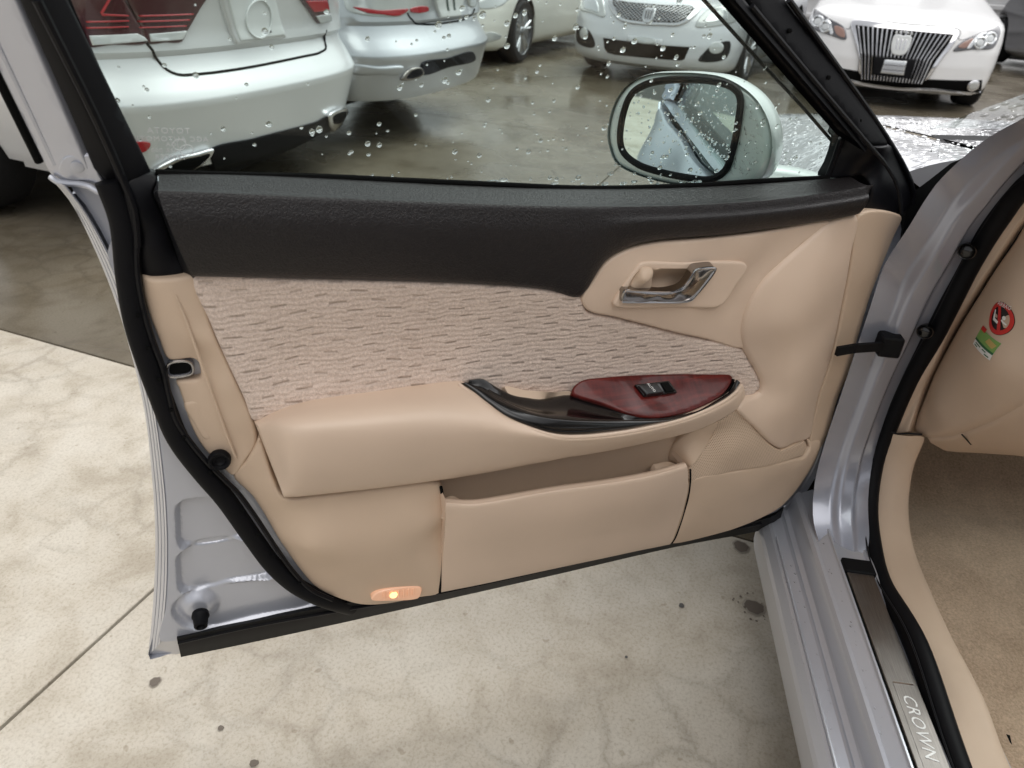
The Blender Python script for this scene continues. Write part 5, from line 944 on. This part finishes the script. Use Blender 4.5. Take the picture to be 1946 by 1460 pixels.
# ---- inner door handle
BZ = [(0.4523,0.0445,0.8444),(0.4483,0.0445,0.8476),(0.3918,0.0445,0.8439),(0.2952,0.0445,0.8362),(0.2872,0.0445,0.8314),(0.2861,0.0445,0.8239),(0.2972,0.0445,0.8035),(0.3093,0.0445,0.7801),(0.3198,0.0445,0.7742),(0.379,0.0445,0.7797),(0.4736,0.0445,0.7896),(0.4791,0.0445,0.7943),(0.4758,0.0445,0.8042),(0.4661,0.0445,0.8236)]
patch('handle_bezel', BZ, 'beige_leather', DOOR, r=.0035, thick=.006, res=.006, space=.004, hole=BW)
patch('handle_bowl', [tuple(np.array(q)+np.array((0,.0012,0))) for q in BW], 'beige_plastic', DOOR, [(0.4078,0.02,0.8136),(0.3815,0.02,0.8087),(0.3704,0.02,0.8104),(0.4177,0.02,0.8066),(0.4476,0.032,0.7987),(0.3744,0.032,0.7945)], r=.0008, thick=.001, res=.005, space=.004, lam=1e-6)
patch('lock_knob', [(0.4484,0.05,0.8399),(0.4401,0.05,0.8407),(0.4328,0.05,0.8381),(0.4295,0.046,0.8261),(0.4272,0.042,0.8068),(0.4423,0.042,0.8082),(0.4579,0.044,0.8151),(0.4548,0.047,0.8275)], 'beige_plastic', DOOR, [(0.4481,0.056,0.8293)], r=.004, thick=.02, res=.004, space=.003)
patch('inner_handle', [(0.47,0.052,0.8156),(0.4505,0.053,0.8137),(0.4236,0.054,0.8101),(0.4023,0.055,0.8096),(0.3908,0.057,0.815),(0.3843,0.06,0.828),(0.3802,0.061,0.8382),(0.3739,0.061,0.8407),(0.3484,0.06,0.8387),(0.3488,0.059,0.8335),(0.3574,0.058,0.8184),(0.3656,0.056,0.804),(0.3722,0.054,0.7945),(0.3832,0.052,0.792),(0.4269,0.05,0.7952),(0.4718,0.049,0.7991)], 'dark_chrome', DOOR, [(0.4208,0.06,0.8057),(0.3896,0.062,0.8075),(0.3741,0.066,0.827),(0.4464,0.057,0.8079)], r=.003, thick=.012, res=.004, space=.003, lam=.03)
tube('handle_edge', [(0.4712,0.054,0.8165),(0.4516,0.055,0.8141),(0.4248,0.056,0.8106),(0.4036,0.057,0.81),(0.3921,0.059,0.8155),(0.3856,0.062,0.8284),(0.3808,0.063,0.839),(0.3753,0.063,0.8413),(0.3493,0.0605,0.8387),(0.3501,0.06,0.8338),(0.3581,0.059,0.8186),(0.3664,0.057,0.8045),(0.373,0.055,0.7953),(0.3839,0.053,0.7928),(0.4276,0.051,0.796),(0.4716,0.05,0.7998)], .0017, 'chrome', DOOR, 8, spacing=.004, ref=(0,1,0))
# ---- armrest
AR = [[(0.9225,0.028,0.6811),(0.9003,0.028,0.6914),(0.8698,0.028,0.6989),(0.827,0.028,0.7017),(0.7676,0.028,0.7017),(0.7177,0.028,0.7003),(0.6742,0.028,0.6993),(0.6528,0.06,0.6895),(0.6292,0.08,0.6741),(0.5947,0.092,0.6586),(0.565,0.097,0.6479),(0.5279,0.098,0.6412),(0.4591,0.095,0.6354),(0.3649,0.084,0.6336),(0.2935,0.066,0.6391),(0.2636,0.054,0.6451),(0.2527,0.048,0.6472)],
    [(0.9187,0.04,0.6802),(0.8938,0.064,0.7001),(0.8628,0.074,0.7062),(0.8224,0.078,0.7063),(0.7715,0.08,0.7042),(0.7179,0.079,0.7),(0.6773,0.075,0.6933),(0.6524,0.082,0.6861),(0.6274,0.091,0.6714),(0.5952,0.097,0.658),(0.5658,0.101,0.6467),(0.5287,0.102,0.6391),(0.46,0.099,0.6331),(0.3651,0.088,0.631),(0.2907,0.07,0.6349),(0.2603,0.057,0.6384),(0.2494,0.05,0.6434)],
    [(0.9148,0.046,0.6606),(0.8892,0.08,0.6862),(0.8579,0.09,0.6909),(0.8171,0.094,0.6884),(0.7693,0.096,0.6842),(0.7161,0.097,0.6792),(0.677,0.097,0.6769),(0.6502,0.098,0.6683),(0.623,0.1,0.6586),(0.5908,0.102,0.6494),(0.5616,0.103,0.64),(0.5255,0.103,0.6334),(0.4557,0.1,0.6271),(0.3622,0.089,0.626),(0.2873,0.07,0.6281),(0.2573,0.057,0.6335),(0.2478,0.05,0.6405)],
    [(0.9065,0.052,0.6173),(0.8853,0.08,0.6375),(0.8532,0.086,0.64),(0.8092,0.088,0.6372),(0.7591,0.089,0.6342),(0.7067,0.089,0.631),(0.6677,0.09,0.6314),(0.64,0.09,0.6294),(0.6119,0.091,0.6264),(0.5782,0.091,0.6209),(0.5481,0.091,0.6161),(0.5121,0.09,0.6103),(0.4408,0.087,0.6072),(0.3465,0.077,0.6067),(0.2776,0.064,0.6157),(0.2522,0.054,0.6255),(0.245,0.049,0.6359)],
    [(0.9006,0.054,0.5856),(0.8826,0.06,0.5872),(0.8484,0.062,0.5861),(0.8006,0.064,0.5838),(0.7473,0.064,0.5808),(0.6953,0.064,0.5783),(0.6528,0.065,0.5789),(0.6239,0.066,0.5798),(0.5942,0.066,0.5808),(0.56,0.066,0.581),(0.5291,0.066,0.5821),(0.4922,0.064,0.5798),(0.4173,0.062,0.5806),(0.3249,0.058,0.5851),(0.2632,0.052,0.6013),(0.245,0.048,0.6171),(0.2408,0.046,0.6281)]]
AR.insert(0, [(x, y-.012, z-.004) for x, y, z in AR[0]]); AR.append([(x, y-.03, z+.004) for x, y, z in AR[-1]])
ARo = loft('armrest', AR, 'beige_leather', DOOR)
for e_ in (0, -1): mk('armrest_end', [r_[e_] for r_ in AR], [tuple(range(len(AR)))], 'beige_leather', DOOR, False)
st = [(0.6771,0.033,0.7003),(0.6605,0.054,0.6894),(0.6425,0.074,0.6771),(0.6223,0.087,0.668),(0.596,0.0955,0.6572),(0.5663,0.1005,0.6464),(0.5293,0.1015,0.6396),(0.4607,0.0985,0.6338),(0.3667,0.0875,0.6318),(0.2953,0.0695,0.6371),(0.2648,0.0575,0.6438)]
tube('stitched_seam', st, .0026, 'beige_leather', DOOR, 8, spacing=.006)
sp_ = catmull(st, .0045, False); stg = []
for i in range(0, len(sp_)-1):
    a, b = sp_[i], sp_[i+1]; stg.append(sweep_geo([a+(b-a)*.1+np.array((0,.0012,-.0036)), a+(b-a)*.5+np.array((0,.0022,-.0036)), a+(b-a)*.9+np.array((0,.0012,-.0036))], circ(.0009, 4)))
tag(mk('stitches', *merge(stg), 'beige_plastic', DOOR), kind='stuff')
# grip, wood and switch
GR = [[(0.6624,0.03,0.7018),(0.6435,0.03,0.6999),(0.6273,0.036,0.6893),(0.6073,0.04,0.6776),(0.5863,0.04,0.6696),(0.5557,0.038,0.6612),(0.518,0.036,0.66),(0.4777,0.056,0.6507),(0.4485,0.078,0.6454),(0.4253,0.084,0.6403),(0.394,0.082,0.6355),(0.3421,0.072,0.6328),(0.287,0.056,0.6401),(0.2635,0.044,0.6544)],
    [(0.6698,0.036,0.7033),(0.6513,0.048,0.6968),(0.6348,0.06,0.6883),(0.6166,0.071,0.6804),(0.6002,0.081,0.6746),(0.5798,0.088,0.6693),(0.549,0.092,0.6628),(0.5119,0.0935,0.6558),(0.4678,0.0915,0.648),(0.4275,0.089,0.6413),(0.3952,0.0865,0.6364),(0.3425,0.0765,0.6335),(0.2858,0.0605,0.6408),(0.2621,0.047,0.655)],
    [(0.6748,0.03,0.7006),(0.6619,0.047,0.6939),(0.6489,0.063,0.6869),(0.6271,0.082,0.6742),(0.5957,0.094,0.6609),(0.566,0.099,0.6502),(0.5291,0.1,0.6435),(0.4974,0.099,0.6405),(0.4605,0.097,0.6378),(0.4217,0.093,0.6369),(0.3841,0.088,0.6342),(0.337,0.079,0.6364),(0.2805,0.062,0.6444),(0.2566,0.049,0.6492)]]
ga, gb, gc = (np.array(q) for q in GR)
GR = [ga-np.array((0,.01,.004)), ga, ga*.55+gb*.45-np.array((0,.001,.005)), gb*.86+ga*.14, gb, gb*.84+gc*.16+np.array((0,.0016,.0010)), gb*.4+gc*.6+np.array((0,.0035,.001)), gc, gc-np.array((0,.006,.004))]
loft('grip', GR, 'gloss_black', DOOR, 8, 3)
patch('pull_cup', [(0.6136,0.03,0.6854),(0.5836,0.03,0.6754),(0.5454,0.03,0.6672),(0.5183,0.032,0.6643),(0.5151,0.034,0.6558),(0.5484,0.04,0.6547),(0.5883,0.044,0.6658),(0.6094,0.04,0.6771)], 'beige_plastic', DOOR, [(0.5484,0.022,0.653)], r=.001, thick=.01, res=.006, nref=(0,.7,1))
WD = [(0.5193,0.038,0.6638),(0.5176,0.034,0.6711),(0.5105,0.032,0.6779),(0.5006,0.03,0.6811),(0.4684,0.029,0.6793),(0.4302,0.028,0.6759),(0.3848,0.028,0.6721),(0.3375,0.028,0.6663),(0.2969,0.03,0.6601),(0.2639,0.036,0.6562),(0.2665,0.045,0.6563),(0.2898,0.059,0.6431),(0.3446,0.075,0.636),(0.3964,0.085,0.6386),(0.4275,0.087,0.6434),(0.4506,0.081,0.6484),(0.4802,0.06,0.6544)]
WP = patch('wood_panel', WD, 'red_wood', DOOR, [(0.4377,0.052,0.6639),(0.3509,0.05,0.6497),(0.4009,0.064,0.6485)], r=.003, thick=.010, res=.006, nref=(0,.7,1), space=.005, lam=.05)
a = np.array(WD); 
SWo = [(0.4294,0.0465,0.6717),(0.3724,0.0405,0.6664),(0.3661,0.056,0.6554),(0.4216,0.061,0.6604)]
SW = patch('window_switch', SWo, 'gloss_black', DOOR, r=.0015, thick=.006, res=.004, nref=(0,.7,1), sharp=True, space=.004)
patch('switch_key', [(0.4272,0.0505,0.6722),(0.3972,0.0475,0.6697),(0.3913,0.0605,0.6621),(0.4199,0.0635,0.6646)], 'satin_black', DOOR, r=.0015, thick=.006, res=.004, nref=(0,.7,1), space=.003, sharp=True)
patch('switch_well', [(0.39,0.0445,0.6673),(0.376,0.043,0.6662),(0.3715,0.057,0.6586),(0.3853,0.0585,0.6598)], 'void_black', DOOR, r=.0005, thick=.002, res=.004, nref=(0,.7,1), sharp=True)
so_ = [np.array(q) for q in [(0.4126,0.0585,0.6687),(0.4142,0.056,0.6705),(0.4026,0.0545,0.6694)]]
v, f = text_geo('AUTO', .0055, frame_matrix(tuple(so_[0]+np.array((0,.0012,.0030))), tuple(so_[0]-so_[1]), (so_[2]-so_[0])), 0, .0001); mk('switch_lettering', v, f, 'sticker_white', DOOR, False)
# ---- window frame (leans in above the belt line)
TI = .30
def tilt(u_, w_, z_): return (u_, w_+TI*(z_-.95), z_)
def ext(a, b, z):
    a, b = np.array(a), np.array(b); t = (z-a[2])/(b[2]-a[2]); return tuple(a+(b-a)*t)
def strip(name, la, lb, ra, rb, ztop, material, r=.004, thick=.012, low=()):
    O = [la, lb, ext(la, lb, 1.25), ext(la, lb, ztop), ext(ra, rb, ztop), ext(ra, rb, 1.25), rb, ra]+list(low)
    return patch(name, O, material, DOOR, r=r, thick=thick, res=.014, sharp=True, space=.02)
RA = [(1.0777,-0.0281,0.9564),(1.0902,0.0016,1.0554),(1.037,-0.0069,0.9536),(1.0572,0.042,1.1165),(1.0095,0.0124,0.958),(1.0382,0.0606,1.1186),(0.983,-0.0014,0.9654),(1.018,0.0444,1.1181)]
strip('sash_metal', RA[0], RA[1], RA[2], RA[3], 1.39, 'silver_paint', .003, .02, [(1.0514,-0.012,0.9563),(1.071,-0.025,0.9524)])
tube('sash_bead', [tuple(np.array(ext(RA[0], RA[1], z))+np.array((-.010,.004,0))) for z in (.972,1.05,1.2,1.39)], .0035, 'silver_paint', DOOR, 8)
tube('sash_bead', [tuple(np.array(ext(RA[0], RA[1], z))+np.array((.004,-.004,0))) for z in (.972,1.05,1.2,1.39)], .0040, 'void_black', DOOR, 8)
patch('sash_emboss', [(1.06,-0.0052,0.9793),(1.0556,-0.0034,0.9821),(1.0348,0.0017,0.9823),(1.0321,-0.0012,0.9662),(1.0303,-0.0048,0.9539),(1.0417,-0.0077,0.9576),(1.0602,-0.0126,0.958),(1.0675,-0.0152,0.9626)], 'silver_paint', DOOR, r=.0015, thick=.003, res=.008, lam=.05)
lathe('plug', [(.0060,-.001),(.0060,.0005),(.0052,.0008),(.0005,.0008)], (1.0485,-0.0028,0.9722), (0,1,-.3), 'silver_paint', DOOR, 18)
tube('sash_joint', [(1.0771,-0.026,0.958),(1.0712,-0.022,0.9538),(1.0516,-0.01,0.9543),(1.0425,-0.006,0.9525),(1.0364,-0.004,0.9483),(1.0294,0.0,0.9471)], .0032, 'silver_paint', DOOR, 8, spacing=.008, ref=(0,1,0))
strip('sash_seal', RA[2], RA[3], RA[4], RA[5], 1.39, 'rubber', .008, .02)
strip('sash_frame', RA[4], RA[5], RA[6], RA[7], 1.39, 'frame_dark', .005, .02)
patch('sash_foot', [(1.0096,0.01,0.9583),(0.983,-0.002,0.9653),(0.9807,0.004,0.9581),(0.9865,0.008,0.9481),(0.9829,0.006,0.9299),(0.977,0.006,0.8911),(0.9709,0.01,0.8587),(1.0053,0.008,0.8602),(1.0134,0.006,0.8647),(1.0086,0.008,0.9104)], 'frame_black', DOOR, [(1.0005,0.014,0.9227),(0.9956,0.014,0.8953)], r=.003, thick=.012, res=.010)
tube('sash_lip', [(1.0379,0.0667,1.1191),(1.0174,0.0371,1.0204),(1.0098,0.018,0.9666),(1.0046,0.018,0.9348),(1.0087,0.016,0.8969)], .004, 'frame_black', DOOR, 8, spacing=.03, ref=(0,1,0))
FA = [(0.1631,0.0086,0.9985),(0.3834,0.049,1.1333),(0.1183,0.0203,0.9776),(0.3787,0.0681,1.1371),(0.047,-0.0067,0.9677),(0.317,0.046,1.1434)]
strip('front_sash', FA[0], FA[1], FA[2], FA[3], 1.39, 'frame_black', .004, .006)
strip('front_sash_seal', FA[2], FA[3], FA[4], FA[5], 1.40, 'rubber', .006, .02)
patch('front_sash_foot', [(0.1183,0.0203,0.9776),(0.0493,-0.0045,0.9683),(-0.0032,-0.016,0.9302),(-0.0292,-0.016,0.9005),(-0.0311,-0.012,0.8812),(-0.001,0.002,0.8716),(0.086,0.01,0.8789),(0.0825,0.014,0.899),(0.0827,0.014,0.9171),(0.0916,0.002,0.9308),(0.149,-0.004,0.9306),(0.1429,-0.006,0.9479),(0.1392,-0.008,0.9715),(0.1461,-0.004,0.9883),(0.1631,0.0086,0.9985)], 'frame_black', DOOR, [(0.0943,0.012,0.9551),(0.0624,0.012,0.9146)], r=.003, thick=.014, res=.010, space=.008)
tube('sash_lip', [(0.3802,0.0702,1.1372),(0.2397,0.0443,1.0511),(0.1234,0.0249,0.9798),(0.0666,0.015,0.9448),(0.0318,0.012,0.9133),(0.0049,0.006,0.875)], .0030, 'frame_dark', DOOR, 8, spacing=.03, ref=(0,1,0))
tube('sash_lip', [(0.3193,0.0501,1.1436),(0.235,0.0339,1.0897),(0.1368,0.0149,1.0262),(0.0449,-0.008,0.9669),(0.0011,-0.012,0.931),(-0.0242,-0.012,0.9014),(-0.029,-0.01,0.8814)], .0035, 'frame_black', DOOR, 8, spacing=.03, ref=(0,1,0))
for q in [(0.3114,0.053,1.1134),(0.2281,0.038,1.0632),(0.146,0.0217,1.009)]: lathe('seal_clip', [(.0026,-.004),(.0026,.0012),(.0005,.0016)], q, (0,1,0), 'void_black', DOOR, 10)
tube('frame_top', [tuple(np.array(ext(FA[0], FA[1], 1.38))+np.array((-.03,-.005,0))), tilt(.9,-.004,1.392), tuple(np.array(ext(RA[2], RA[3], 1.38)))], .024, 'frame_black', DOOR, 10, spacing=.04)
gl0, gl1 = ext(FA[0], FA[1], 1.37), ext(RA[6], RA[7], 1.37)
GW = -.018
gp3 = [tilt(1.02,GW,.90), tilt(.05,GW,.90), tilt(.05,GW,.955), tilt(FA[0][0]-.03,GW,FA[0][2]-.01), tilt(gl0[0]-.03,GW,1.37), tilt(gl1[0]+.02,GW,1.37), tilt(RA[6][0]+.02,GW,.97)]
n_ = len(gp3); nv = np.array((0,-1,.30)); nv /= np.linalg.norm(nv)
# pane: upper tilted face, 4 mm thick
up_ = gp3
V = [np.array(q) for q in up_]+[np.array(q)+nv*.004 for q in up_]; m_ = len(up_)
mk('window_pane', V, [tuple(range(m_))[::-1], tuple(range(m_, 2*m_))]+[(i, (i+1) % m_, m_+(i+1) % m_, m_+i) for i in range(m_)], 'window_glass', DOOR, False)
patch('sash_backing', [(0.1389,-0.01,0.9221),(0.1187,-0.01,0.9294),(0.0804,-0.01,0.931),(0.0493,-0.01,0.9239),(0.0121,-0.01,0.8748),(0.0603,-0.01,0.8726),(0.132,-0.01,0.902)], 'frame_black', DOOR, r=0, thick=.003, res=.03, sharp=True)
tube('division_bar', [(0.1513,0.004,0.9833),(0.1432,-0.006,0.956),(0.1468,-0.006,0.9292)], .004, 'frame_black', DOOR, 8, ref=(0,1,0))
# smoked rain visor outside the front edge of the pane
VZ = [(0.35,0.0118,1.1026),(0.2904,0.0011,1.067),(0.2172,-0.012,1.0234),(0.1232,-0.0297,0.9644),(0.1379,-0.014,0.9899),(0.2098,-0.0012,1.0327),(0.2944,0.0144,1.0846),(0.3687,0.0284,1.1313)]
va, vb = ext(VZ[3], VZ[0], 1.33), ext(VZ[4], VZ[7], 1.37)
patch('rain_visor', [va]+VZ+[vb], 'smoke_visor', DOOR, r=0, thick=.002, res=.03, sharp=True)
tube('visor_edge', [va]+VZ[:4], .0022, 'plastic_black', DOOR, 6, ref=(0,1,0))
# ---- glass marking (reads from outside)
gm = [np.array(q) for q in [(0.9633,-0.0006,1.0046),(0.9745,-0.0005,1.005),(0.9627,0.0005,1.0084)]]
xd = gm[1]-gm[0]; yd = gm[2]-gm[0]; gt = []
spots = [(0.9636,-0.0006,1.0046),(0.9658,-0.0031,0.9964),(0.9629,-0.0047,0.991),(0.9707,-0.0065,0.9849),(0.9664,-0.0087,0.9777)]
for sx_, sz, txt in zip(spots, (.0085,.0075,.0062,.0062,.0075), ('TOYOTA', 'AGC AUTOMOTIVE', 'JGA', '43R 000', 'TEMPER')):
    gt.append(text_geo(txt, sz, frame_matrix(sx_, tuple(xd), tuple(yd)), 0, .0001, 1.15))
mk('glass_marking', *merge(gt), 'plate_white', DOOR, False)
for q_ in ((0.9564,-0.0048,0.9905), (0.9505,-0.0066,0.9847)):
    tube('glass_mark_ring', [tuple(np.array(q_)+xd/np.linalg.norm(xd)*.006*math.cos(t*.5236)+yd/np.linalg.norm(yd)*.006*math.sin(t*.5236)) for t in range(12)], .0004, 'plate_white', DOOR, 4, True, (0,1,0))
# ---- rain drops on the outside of the pane
def drop_geo(c, r_, ax, ay, n3, st=1., hgt=.55):
    V, F = [], []; n = 8
    for k_, (q, h) in enumerate(((1., 0), (.86, .42), (.5, .85))):
        for i in range(n): t = 2*math.pi*i/n; V.append(c+ax*(r_*q*math.cos(t))+ay*(r_*q*math.sin(t)*st-(.15*r_*(1-q)))+n3*(r_*hgt*h))
    V.append(c+n3*(r_*hgt))
    for k_ in range(2):
        for i in range(n): F.append((k_*n+i, k_*n+(i+1) % n, (k_+1)*n+(i+1) % n, (k_+1)*n+i))
    for i in range(n): F.append((2*n+i, 2*n+(i+1) % n, 3*n))
    F.append(tuple(range(n))[::-1]); return V, F
rg = random.Random(11); dr = []
ax_ = np.array((1.,0,0)); ay_ = np.array((0,TI,1.)); ay_ /= np.linalg.norm(ay_)
P2 = np.array([(q[0], q[2]) for q in up_])
while len(dr) < 520:
    u_, z_ = rg.uniform(.08, 1.1), rg.uniform(.905, 1.30)
    if rg.random() > .30+.7*max(0, min(1, (.85-u_)/.40)): continue
    d, ins = poly_dist(np.array([[u_, z_]]), P2)
    if not ins[0] or d[0] < .006: continue
    r_ = .0010+.0027*rg.random()**2.0
    dr.append(drop_geo(np.array(tilt(u_, GW, z_))+nv*.0041, r_, ax_, ay_, nv, rg.uniform(.9, 1.25)))
for i in range(46):
    u_ = rg.uniform(.2, .98); dr.append(drop_geo(np.array(tilt(u_, GW, .905+.047*u_+rg.uniform(-.003, .003)))+nv*.0041, rg.uniform(.0015, .004), ax_*rg.uniform(1, 2.6), ay_, nv, .7))
tag(mk('rain_drops', *merge(dr), 'water', DOOR), kind='stuff')
# ---- wing mirror
MN = np.array((.83,.55,.05)); MN /= np.linalg.norm(MN)
MH = [(0.3775,-0.2214,0.9391),(0.3764,-0.2225,0.9683),(0.3715,-0.2174,0.9941),(0.3616,-0.2045,1.0168),(0.3457,-0.1818,1.0322),(0.3229,-0.1483,1.0401),(0.3009,-0.1154,1.0439),(0.2847,-0.0908,1.043),(0.2681,-0.065,1.0339),(0.2566,-0.0464,1.021),(0.2469,-0.0299,1.0003),(0.2419,-0.0203,0.978),(0.2404,-0.0161,0.9561),(0.2452,-0.0206,0.9261),(0.259,-0.0404,0.9146),(0.278,-0.068,0.9037),(0.3003,-0.1011,0.8962),(0.324,-0.1366,0.8927),(0.3492,-0.1747,0.8953),(0.3678,-0.2036,0.9049),(0.3742,-0.215,0.9225)]
MG = [(0.3558,-0.1944,1.0019),(0.3446,-0.1789,1.017),(0.3277,-0.1542,1.0265),(0.311,-0.1294,1.0313),(0.2946,-0.105,1.0339),(0.2783,-0.08,1.0305),(0.2719,-0.0696,1.0212),(0.2703,-0.0643,0.99),(0.2714,-0.0627,0.9545),(0.2747,-0.0654,0.9299),(0.2846,-0.0791,0.9153),(0.3015,-0.1042,0.911),(0.3253,-0.14,0.9101),(0.344,-0.1685,0.9132),(0.3573,-0.1896,0.9242),(0.3617,-0.1975,0.9383),(0.3614,-0.2002,0.9726)]
mc = np.mean(np.array(MG), 0)
O = catmull(MH, .012); c_ = O.mean(0); rings = []
for dpt, s_ in ((.0,1.0),(.006,1.012),(.02,1.02),(.045,1.0),(.07,.93),(.09,.78),(.105,.52),(.11,.2)): rings.append(c_+(O-c_)*s_-MN*dpt)
n_ = len(O); V = [p_ for r_ in rings for p_ in r_]; F = [(i*n_+j, i*n_+(j+1) % n_, (i+1)*n_+(j+1) % n_, (i+1)*n_+j) for i in range(len(rings)-1) for j in range(n_)]; F.append(tuple((len(rings)-1)*n_+j for j in range(n_)))
MHo = mk('mirror_housing', V, F, 'mirror_paint', DOOR)
patch('mirror_rim', [tuple(np.array(q)) for q in MH], 'mirror_paint', DOOR, r=.012, thick=.004, res=.008, nref=tuple(MN), space=.008, drop=.8)
G2 = [tuple(np.array(q)+MN*.0015) for q in MG]; G2c = np.mean(np.array(G2), 0)
patch('mirror_bezel', [tuple(G2c+(np.array(q)-G2c)*1.045) for q in G2], 'void_black', DOOR, r=.001, thick=.004, res=.02, nref=tuple(MN), space=.006)
tube('mirror_gasket', [tuple(G2c+(np.array(q)-G2c)*1.05+MN*.002) for q in G2], .0050, 'plastic_black', DOOR, 8, True, tuple(MN), spacing=.008)
V = [np.array(q)+MN*.0018 for q in catmull(G2, .008)]; mk('mirror_glass', V, [tuple(range(len(V)))], 'mirror_silver', DOOR, False)
tube('mirror_arm', [tuple(np.array(mc)-MN*.05+np.array((-.02,.0,-.06))), (.12,-.10,.90), (.10,-.05,.90)], .028, 'mirror_paint', DOOR, 10, sy=.6)
dr = []; ex = np.cross(MN, (0,0,1)); ex /= np.linalg.norm(ex); ey = np.cross(ex, MN)
P2 = np.array([((np.array(q)-mc)@ex, (np.array(q)-mc)@ey) for q in MG])
while len(dr) < 150:
    a, b = rg.uniform(-.11, .11), rg.uniform(-.1, .1); d, ins = poly_dist(np.array([[a, b]]), P2)
    if ins[0] and d[0] > .004: dr.append(drop_geo(mc+ex*a+ey*b+MN*.0036, .0007+.0016*rg.random()**2.2, ex, ey, MN, rg.uniform(.9, 1.2)))
P2 = np.array([((np.array(q)-mc)@ex, (np.array(q)-mc)@ey) for q in MH])
k_ = 0
while k_ < 110:
    a, b = rg.uniform(-.16, .14), rg.uniform(-.12, .12); d, ins = poly_dist(np.array([[a, b]]), P2)
    d2, ins2 = poly_dist(np.array([[a, b]]), np.array([((np.array(q)-mc)@ex, (np.array(q)-mc)@ey) for q in MG]))
    if ins[0] and d[0] > .012 and not ins2[0] and d2[0] > .008: dr.append(drop_geo(mc+ex*a+ey*b+MN*.0003, .0008+.0016*rg.random()**2, ex, ey, MN)); k_ += 1
pb = catmull(MH, .006)
for q in pb:
    if q[2] < mc[2]-.06 and rg.random() < .7: dr.append(drop_geo(q-MN*.004, rg.uniform(.0018, .0035), ex, MN, np.array((0,0,-1.)), 1, .8))
tag(mk('rain_drops', *merge(dr), 'water', DOOR), kind='stuff')

# ---- drops left on the sill
dr = []; rg = random.Random(21)
for i in range(70):
    x = -rg.uniform(.10, .62); y = rg.choice((.047, .035, .0555, .0)) + rg.uniform(-.006, .006); z = float(np.interp(y, [-.0135,.0035,.0060,.0145,.0170,.0190,.0265,.030,.046,.050,.0545,.0625], [.3475,.3372,.338,.330,.2975,.294,.2905,.2835,.2795,.2805,.277,.262]))
    dr.append(drop_geo(np.array((x, y, z)), .0010+.0022*rg.random()**2, np.array((1.,0,0)), np.array((0,1.,0)), np.array((0,0,1.)), rg.uniform(.7, 1.2)))
tag(mk('rain_drops', *merge(dr), 'water', CAR), kind='stuff')
# ---- drops on the wing
dr = []
for i in range(420):
    x, y = rg.uniform(.12, .95), rg.uniform(-.34, .05)
    z = wing_z(x, y); nn = np.array((wing_z(x-.01, y)-wing_z(x+.01, y), wing_z(x, y-.01)-wing_z(x, y+.01), .02)); nn /= np.linalg.norm(nn)
    dr.append(drop_geo(np.array((x, y, z)), .0015+.0045*rg.random()**2, np.array((1.,0,0)), np.array((0,1.,0)), nn, rg.uniform(.6, 1.3)))
tag(mk('rain_drops', *merge(dr), 'water', CAR), kind='stuff')
